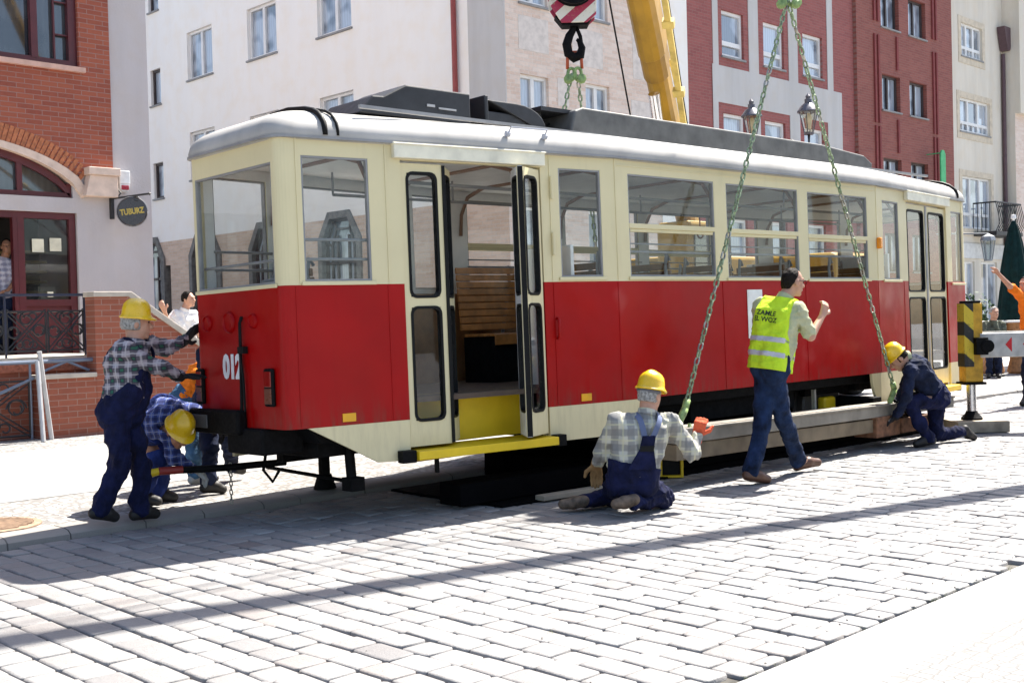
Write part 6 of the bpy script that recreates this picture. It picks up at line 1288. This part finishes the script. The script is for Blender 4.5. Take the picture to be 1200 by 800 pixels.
# --- kneeling worker in the middle
J = pose(8.55, pelvis=(741, 569, .0), chest=(752, 514, .02), neck=(759, 487, .03), head=(762, 469, .06), shR=(786, 500, .06), shL=(722, 501, -.03), elR=(811, 535, .12), wrR=(817, 517, .22), haR=(823, 492, .22), elL=(706, 537, .12), wrL=(699, 548, .3), haL=(699, 562, .36),
         hipR=(758, 573, .04), hipL=(724, 573, -.02), kneeR=(778, 588, .22), ankR=(742, 592, -.14), toeR=(722, 596, -.24), kneeL=(716, 587, .32), ankL=(685, 592, .14), toeL=(660, 596, .12)); J['fwd'] = cv(.45, 0, 1); J['hf'] = cv(.75, -.25, .9); J['hu'] = cv(.2, 1, .15)
tk, Lk, Jk, _ = person('kneeling worker in khaki plaid shirt and yellow hard hat with back turned', J, dict(shirt=m_pkhaki, trousers=m_navy, shoes=m_tanb, gloveR=m_glo, gloveL=m_gbrown, hnR=tuple(cv(-.3, .3, -1)), curlR=.75, curlL=.4, hat=m_helmet, hair=m_hairg, hk=dict(low=-.05), bib='back', seed=7, wr=.011, chest_r=.128, waist_r=.128, kneel=1, tilt=.02), 0)
c = Jk['chest']; ub = (Jk['chest'] - Jk['pelvis']).normalized(); sa = (Jk['shR'] - Jk['shL']).normalized(); fw = (ub.cross(sa)).normalized(); fw = fw if fw.dot(Jk['fwd']) > 0 else -fw; bk = -fw
for s in (-1, 1):
    b = MB(); ribbon(b, [c + sa * s * .095 + ub * .13 + fw * .08, c + sa * s * .09 + ub * .152 + bk * .02, c + sa * s * .075 + ub * .115 + bk * .115, c + sa * s * .045 + ub * .03 + bk * .158, c + sa * s * .018 - ub * .05 + bk * .166], c, .042); b.build('strap', mat('strap_blue', (.11, .14, .24), .8), tk, smooth=True, auto=60)
b = MB(); q = lambda a, h, k=.166: c + sa * a + ub * h + bk * k
vs = [q(-.05, .0), q(.05, .0), q(.055, -.1, .170), q(.11, -.25, .158), q(-.11, -.25, .158), q(-.055, -.1, .170)]; b.add(vs + [v + bk * .012 for v in vs], [(0, 1, 2, 5), (5, 2, 3, 4), (6, 11, 8, 7), (11, 10, 9, 8), (0, 6, 7, 1), (1, 7, 8, 2), (2, 8, 9, 3), (3, 9, 10, 4), (4, 10, 11, 5), (5, 11, 6, 0)]); b.build('back_panel', m_navy, tk, bevel=.004)
b = MB(); b.box((0, 0, 0), (.105, .002, .042), lambda x, y, z: c + sa * (x - .0525) + ub * (z - .115) + bk * (.184 + y)); b.build('elastic_band', m_rubber, tk)
b = MB(); r_, f_, u_ = frame_of(Jk['hf'], Jk['hu']); hc = Vector(Jk['head']); b.tube([hc + (r_ * math.sin(a) * .088 - f_ * math.cos(a) * .105) + u_ * (.03) for a in [(-1.4 + 2.8 * k / 10) for k in range(11)]], .014, 6); b.build('helmet_band', mat('grey_band', (.12, .12, .13), .8), tk, smooth=True)
# --- the man in the lime vest
J = pose(10.0, pelvis=(902, 436, .0), chest=(911, 380, .02), neck=(921, 352, .06), head=(929, 336, .08), shR=(936, 370, -.08), shL=(892, 364, .14), elR=(950, 399, -.02), wrR=(964, 374, .12), haR=(967, 364, .14), elL=(890, 396, .22), wrL=(908, 392, .38), haL=(917, 386, .42),
         hipR=(909, 446, -.05), hipL=(896, 444, .08), kneeR=(918, 497, .12), ankR=(936, 545, .45), toeR=(958, 546, .58), kneeL=(893, 504, -.02), ankL=(880, 559, -.2), toeL=(899, 566, -.12)); J['fwd'] = cv(.75, 0, .65); J['hf'] = cv(.9, -.12, .4); J['hu'] = cv(.1, 1, 0)
tv, Lv, Jv, _ = person('balding man with glasses in a lime safety vest and jeans walking along', J, dict(shirt=m_tee, trousers=m_denim, shoes=m_brown, hair=m_haird, sleeve=.3, hnR=tuple(cv(.5, .1, -.9)), curlR=.55, seed=8, cuff=.072, wrt=.008, hk=dict(low=-.062, cut=-.005, thick=.005)), 0)
vp = torso(Jv, .047, belly=.0); ub = (Jv['chest'] - Jv['pelvis']).normalized(); sa = (Jv['shR'] - Jv['shL']).normalized()
vest_cuts = [(tuple(Jv['pelvis'] + ub * -.02), tuple(-ub)), (tuple(Jv['shR'] - sa * .03), tuple((sa + ub * .1).normalized())), (tuple(Jv['shL'] + sa * .03), tuple((-sa + ub * .1).normalized())), (tuple(Jv['neck'] - ub * .02), tuple((ub).normalized()))]
vm = smesh(tup(vp), .0085, .03, .008, 26, 12, vest_cuts); vo = smooth_obj('vest', vm, m_vest, tv)
for h_ in (.11, .235):
    c0_ = Jv['pelvis'] + ub * h_; vt = smesh(tup(torso(Jv, .0505, belly=.0)), .0085, .03, .008, 26, 12, [(tuple(c0_ - ub * .024), tuple(-ub)), (tuple(c0_ + ub * .024), tuple(ub))] + vest_cuts[1:3]); smooth_obj('reflective_band', vt, m_tape, tv)
bkv = -(ub.cross(sa)).normalized(); bkv = bkv if bkv.dot(Jv['fwd']) < 0 else -bkv
# lettering on the back of the vest
def vest_text():
    V_, Q_ = vm; o_ = Jv['chest'] - sa * .035 + ub * .005; Vn = V_ - np.array(o_); lat = Vn @ np.array(sa); ver = Vn @ np.array(ub); bkd = Vn @ np.array(bkv); m_ = (abs(lat) < .12) & (abs(ver) < .06) & (bkd > -.05)
    tl = text_mesh('lettering', 'ZAMLE\nEL WOZ', .058, Matrix.Identity(4), mat('vest_print', (.03, .05, .02), .8), tv, .001, .0012, 1.0)
    for v in tl.data.vertices:
        a, h2 = v.co.x, v.co.y; d2 = (lat - a) ** 2 + (ver - h2) ** 2; d2[~m_] = 9; i = np.argsort(d2)[:4]; v.co = Vector(o_) + sa * a + ub * h2 + bkv * (float(bkd[i].mean()) + .004 + v.co.z) - ORG[tv.name]
vest_text()
b = MB(); e0, e1 = Lv(.083, -.01, .02), Lv(.05, .095, .016); b.tube([e0, Lv(.078, .06, .02), e1], .0028, 5)
for q in (-.03, .03): b.tube([Lv(q + .026 * math.cos(a), .108, .014 + .018 * math.sin(a)) for a in [k * math.pi / 6 for k in range(13)]], .0025, 5)
b.tube([Lv(-.083, -.01, .02), Lv(-.078, .06, .02), Lv(-.05, .095, .016)], .0028, 5); b.tube([Lv(-.006, .109, .016), Lv(.006, .109, .016)], .0025, 5); b.build('glasses', m_rubber, tv, smooth=True)
# --- worker in the navy jacket by the right chain
J = pose(12.3, pelvis=(1099, 466, .1), chest=(1074, 434, .0), neck=(1061, 421, -.02), head=(1053, 422, -.04), shR=(1072, 426, .2), shL=(1067, 437, -.18), elL=(1062, 468, -.28), wrL=(1050, 490, -.2), haL=(1042, 497, -.15), elR=(1058, 462, .25), wrR=(1046, 485, .15), haR=(1040, 492, .12),
         hipL=(1101, 470, -.0), hipR=(1098, 468, .2), kneeL=(1066, 474, -.15), ankL=(1088, 516, -.12), toeL=(1074, 522, -.16), kneeR=(1096, 511, .15), ankR=(1128, 508, .3), toeR=(1141, 514, .36)); J['fwd'] = cv(-1, -.2, -.1); J['hf'] = cv(-.75, -.75, .15); J['hu'] = cv(-.55, .85, 0)
person('worker in navy jacket and yellow hard hat kneeling by the right chain', J, dict(shirt=m_navyj, trousers=m_navy, shoes=m_boot, gloveL=m_glb, gloveR=m_glb, hat=m_helmet, hair=m_haird, hk=dict(low=-.03), seed=10, kneel=1, tilt=.05, collar=m_tee), 0)
# --- people at the cafe and at the shop door
J = pose(23.2, pelvis=(1164, 396, 0), chest=(1164, 376, 0), neck=(1164, 363, 0), head=(1165, 354, -.03), shR=(1154, 368, .05), shL=(1174, 368, 0), elR=(1152, 382, -.1), wrR=(1158, 388, -.25), haR=(1163, 389, -.3), elL=(1177, 382, -.1), wrL=(1172, 388, -.25), haL=(1167, 389, -.3),
         hipR=(1160, 398, -.05), hipL=(1169, 398, -.05), kneeR=(1159, 400, -.5), ankR=(1159, 425, -.45), toeR=(1158, 428, -.65), kneeL=(1170, 400, -.5), ankL=(1170, 425, -.45), toeL=(1171, 428, -.65)); J['fwd'] = cv(.1, 0, -1)
person('cafe guest in a grey-green jacket sitting by the closed parasol', J, dict(shirt=cloth('grey_green', (.10, .11, .08)), trousers=m_navyj, shoes=m_boot, hair=m_hairg, seed=11, res=.011), KH)
q = at(1164, 392, 23.25); cht = thing('stool', 'dark stool under the cafe guest in the grey-green jacket', 'stool', (q.x, q.y, KH)); b = MB(); zt = 0.0
b.lathe((q.x, q.y, KH), [(0, 0), (.2, 0), (.2, .03), (.04, .06), (.04, .58), (.2, .6), (.2, .64), (0, .64)], 16); b.build('seat', m_black, cht, smooth=True, auto=40)
J = pose(17.0, pelvis=(1210, 410, 0), chest=(1208, 375, 0), neck=(1205, 362, 0), head=(1202, 347, -.05), shR=(1196, 361, -.15), shL=(1220, 361, .1), elR=(1184, 349, -.3), wrR=(1171, 335, -.38), haR=(1166, 328, -.4), elL=(1226, 385, 0), wrL=(1226, 404, -.1), haL=(1226, 410, -.1),
         hipR=(1205, 414, -.05), hipL=(1216, 414, .05), kneeR=(1204, 448, -.05), ankR=(1204, 480, 0), toeR=(1198, 486, -.15), kneeL=(1216, 447, 0), ankL=(1216, 478, .1), toeL=(1212, 484, -.05)); J['fwd'] = cv(-.8, 0, -.5)
tp, *_ = person('man in an orange vest stretching out a bare arm at the right edge', J, dict(shirt=m_orange, trousers=m_navyj, shoes=m_boot, hair=m_haird, sleeve=.3, curlR=.25, seed=13, res=.0095), 0)
J = pose(17.75, pelvis=(2, 352, 0), chest=(3, 320, 0), neck=(5, 303, 0), head=(8, 290, 0), shR=(-10, 310, 0), shL=(16, 310, 0), elR=(-12, 332, -.1), wrR=(-4, 344, -.2), haR=(2, 344, -.22), elL=(18, 330, -.1), wrL=(10, 340, -.2), haL=(3, 342, -.22),
         hipR=(-4, 357, 0), hipL=(8, 357, 0), kneeR=(-4, 384, -.05), ankR=(-4, 410, 0), toeR=(-4, 413, -.15), kneeL=(8, 384, -.05), ankL=(8, 410, 0), toeL=(9, 413, -.15)); J['fwd'] = cv(.3, 0, -1)
person('person in a lavender plaid shirt standing in the shop doorway at the left edge', J, dict(shirt=m_plav, trousers=m_navyj, shoes=m_boot, hair=m_haird, sleeve=.3, seed=14, res=.0095, skin=m_skin2), 1.12)
nt_ = MB(); u0 = 4.02
nb = MB(); nb.box((2.98 - 0, 0, 0), (3.0, .001, .001)); 
tag(MB().box((1.80, 1.2, -.0075), (2.04, 1.66, -.0035), MM).build('paper_notice', m_white, tram, local=True), None)
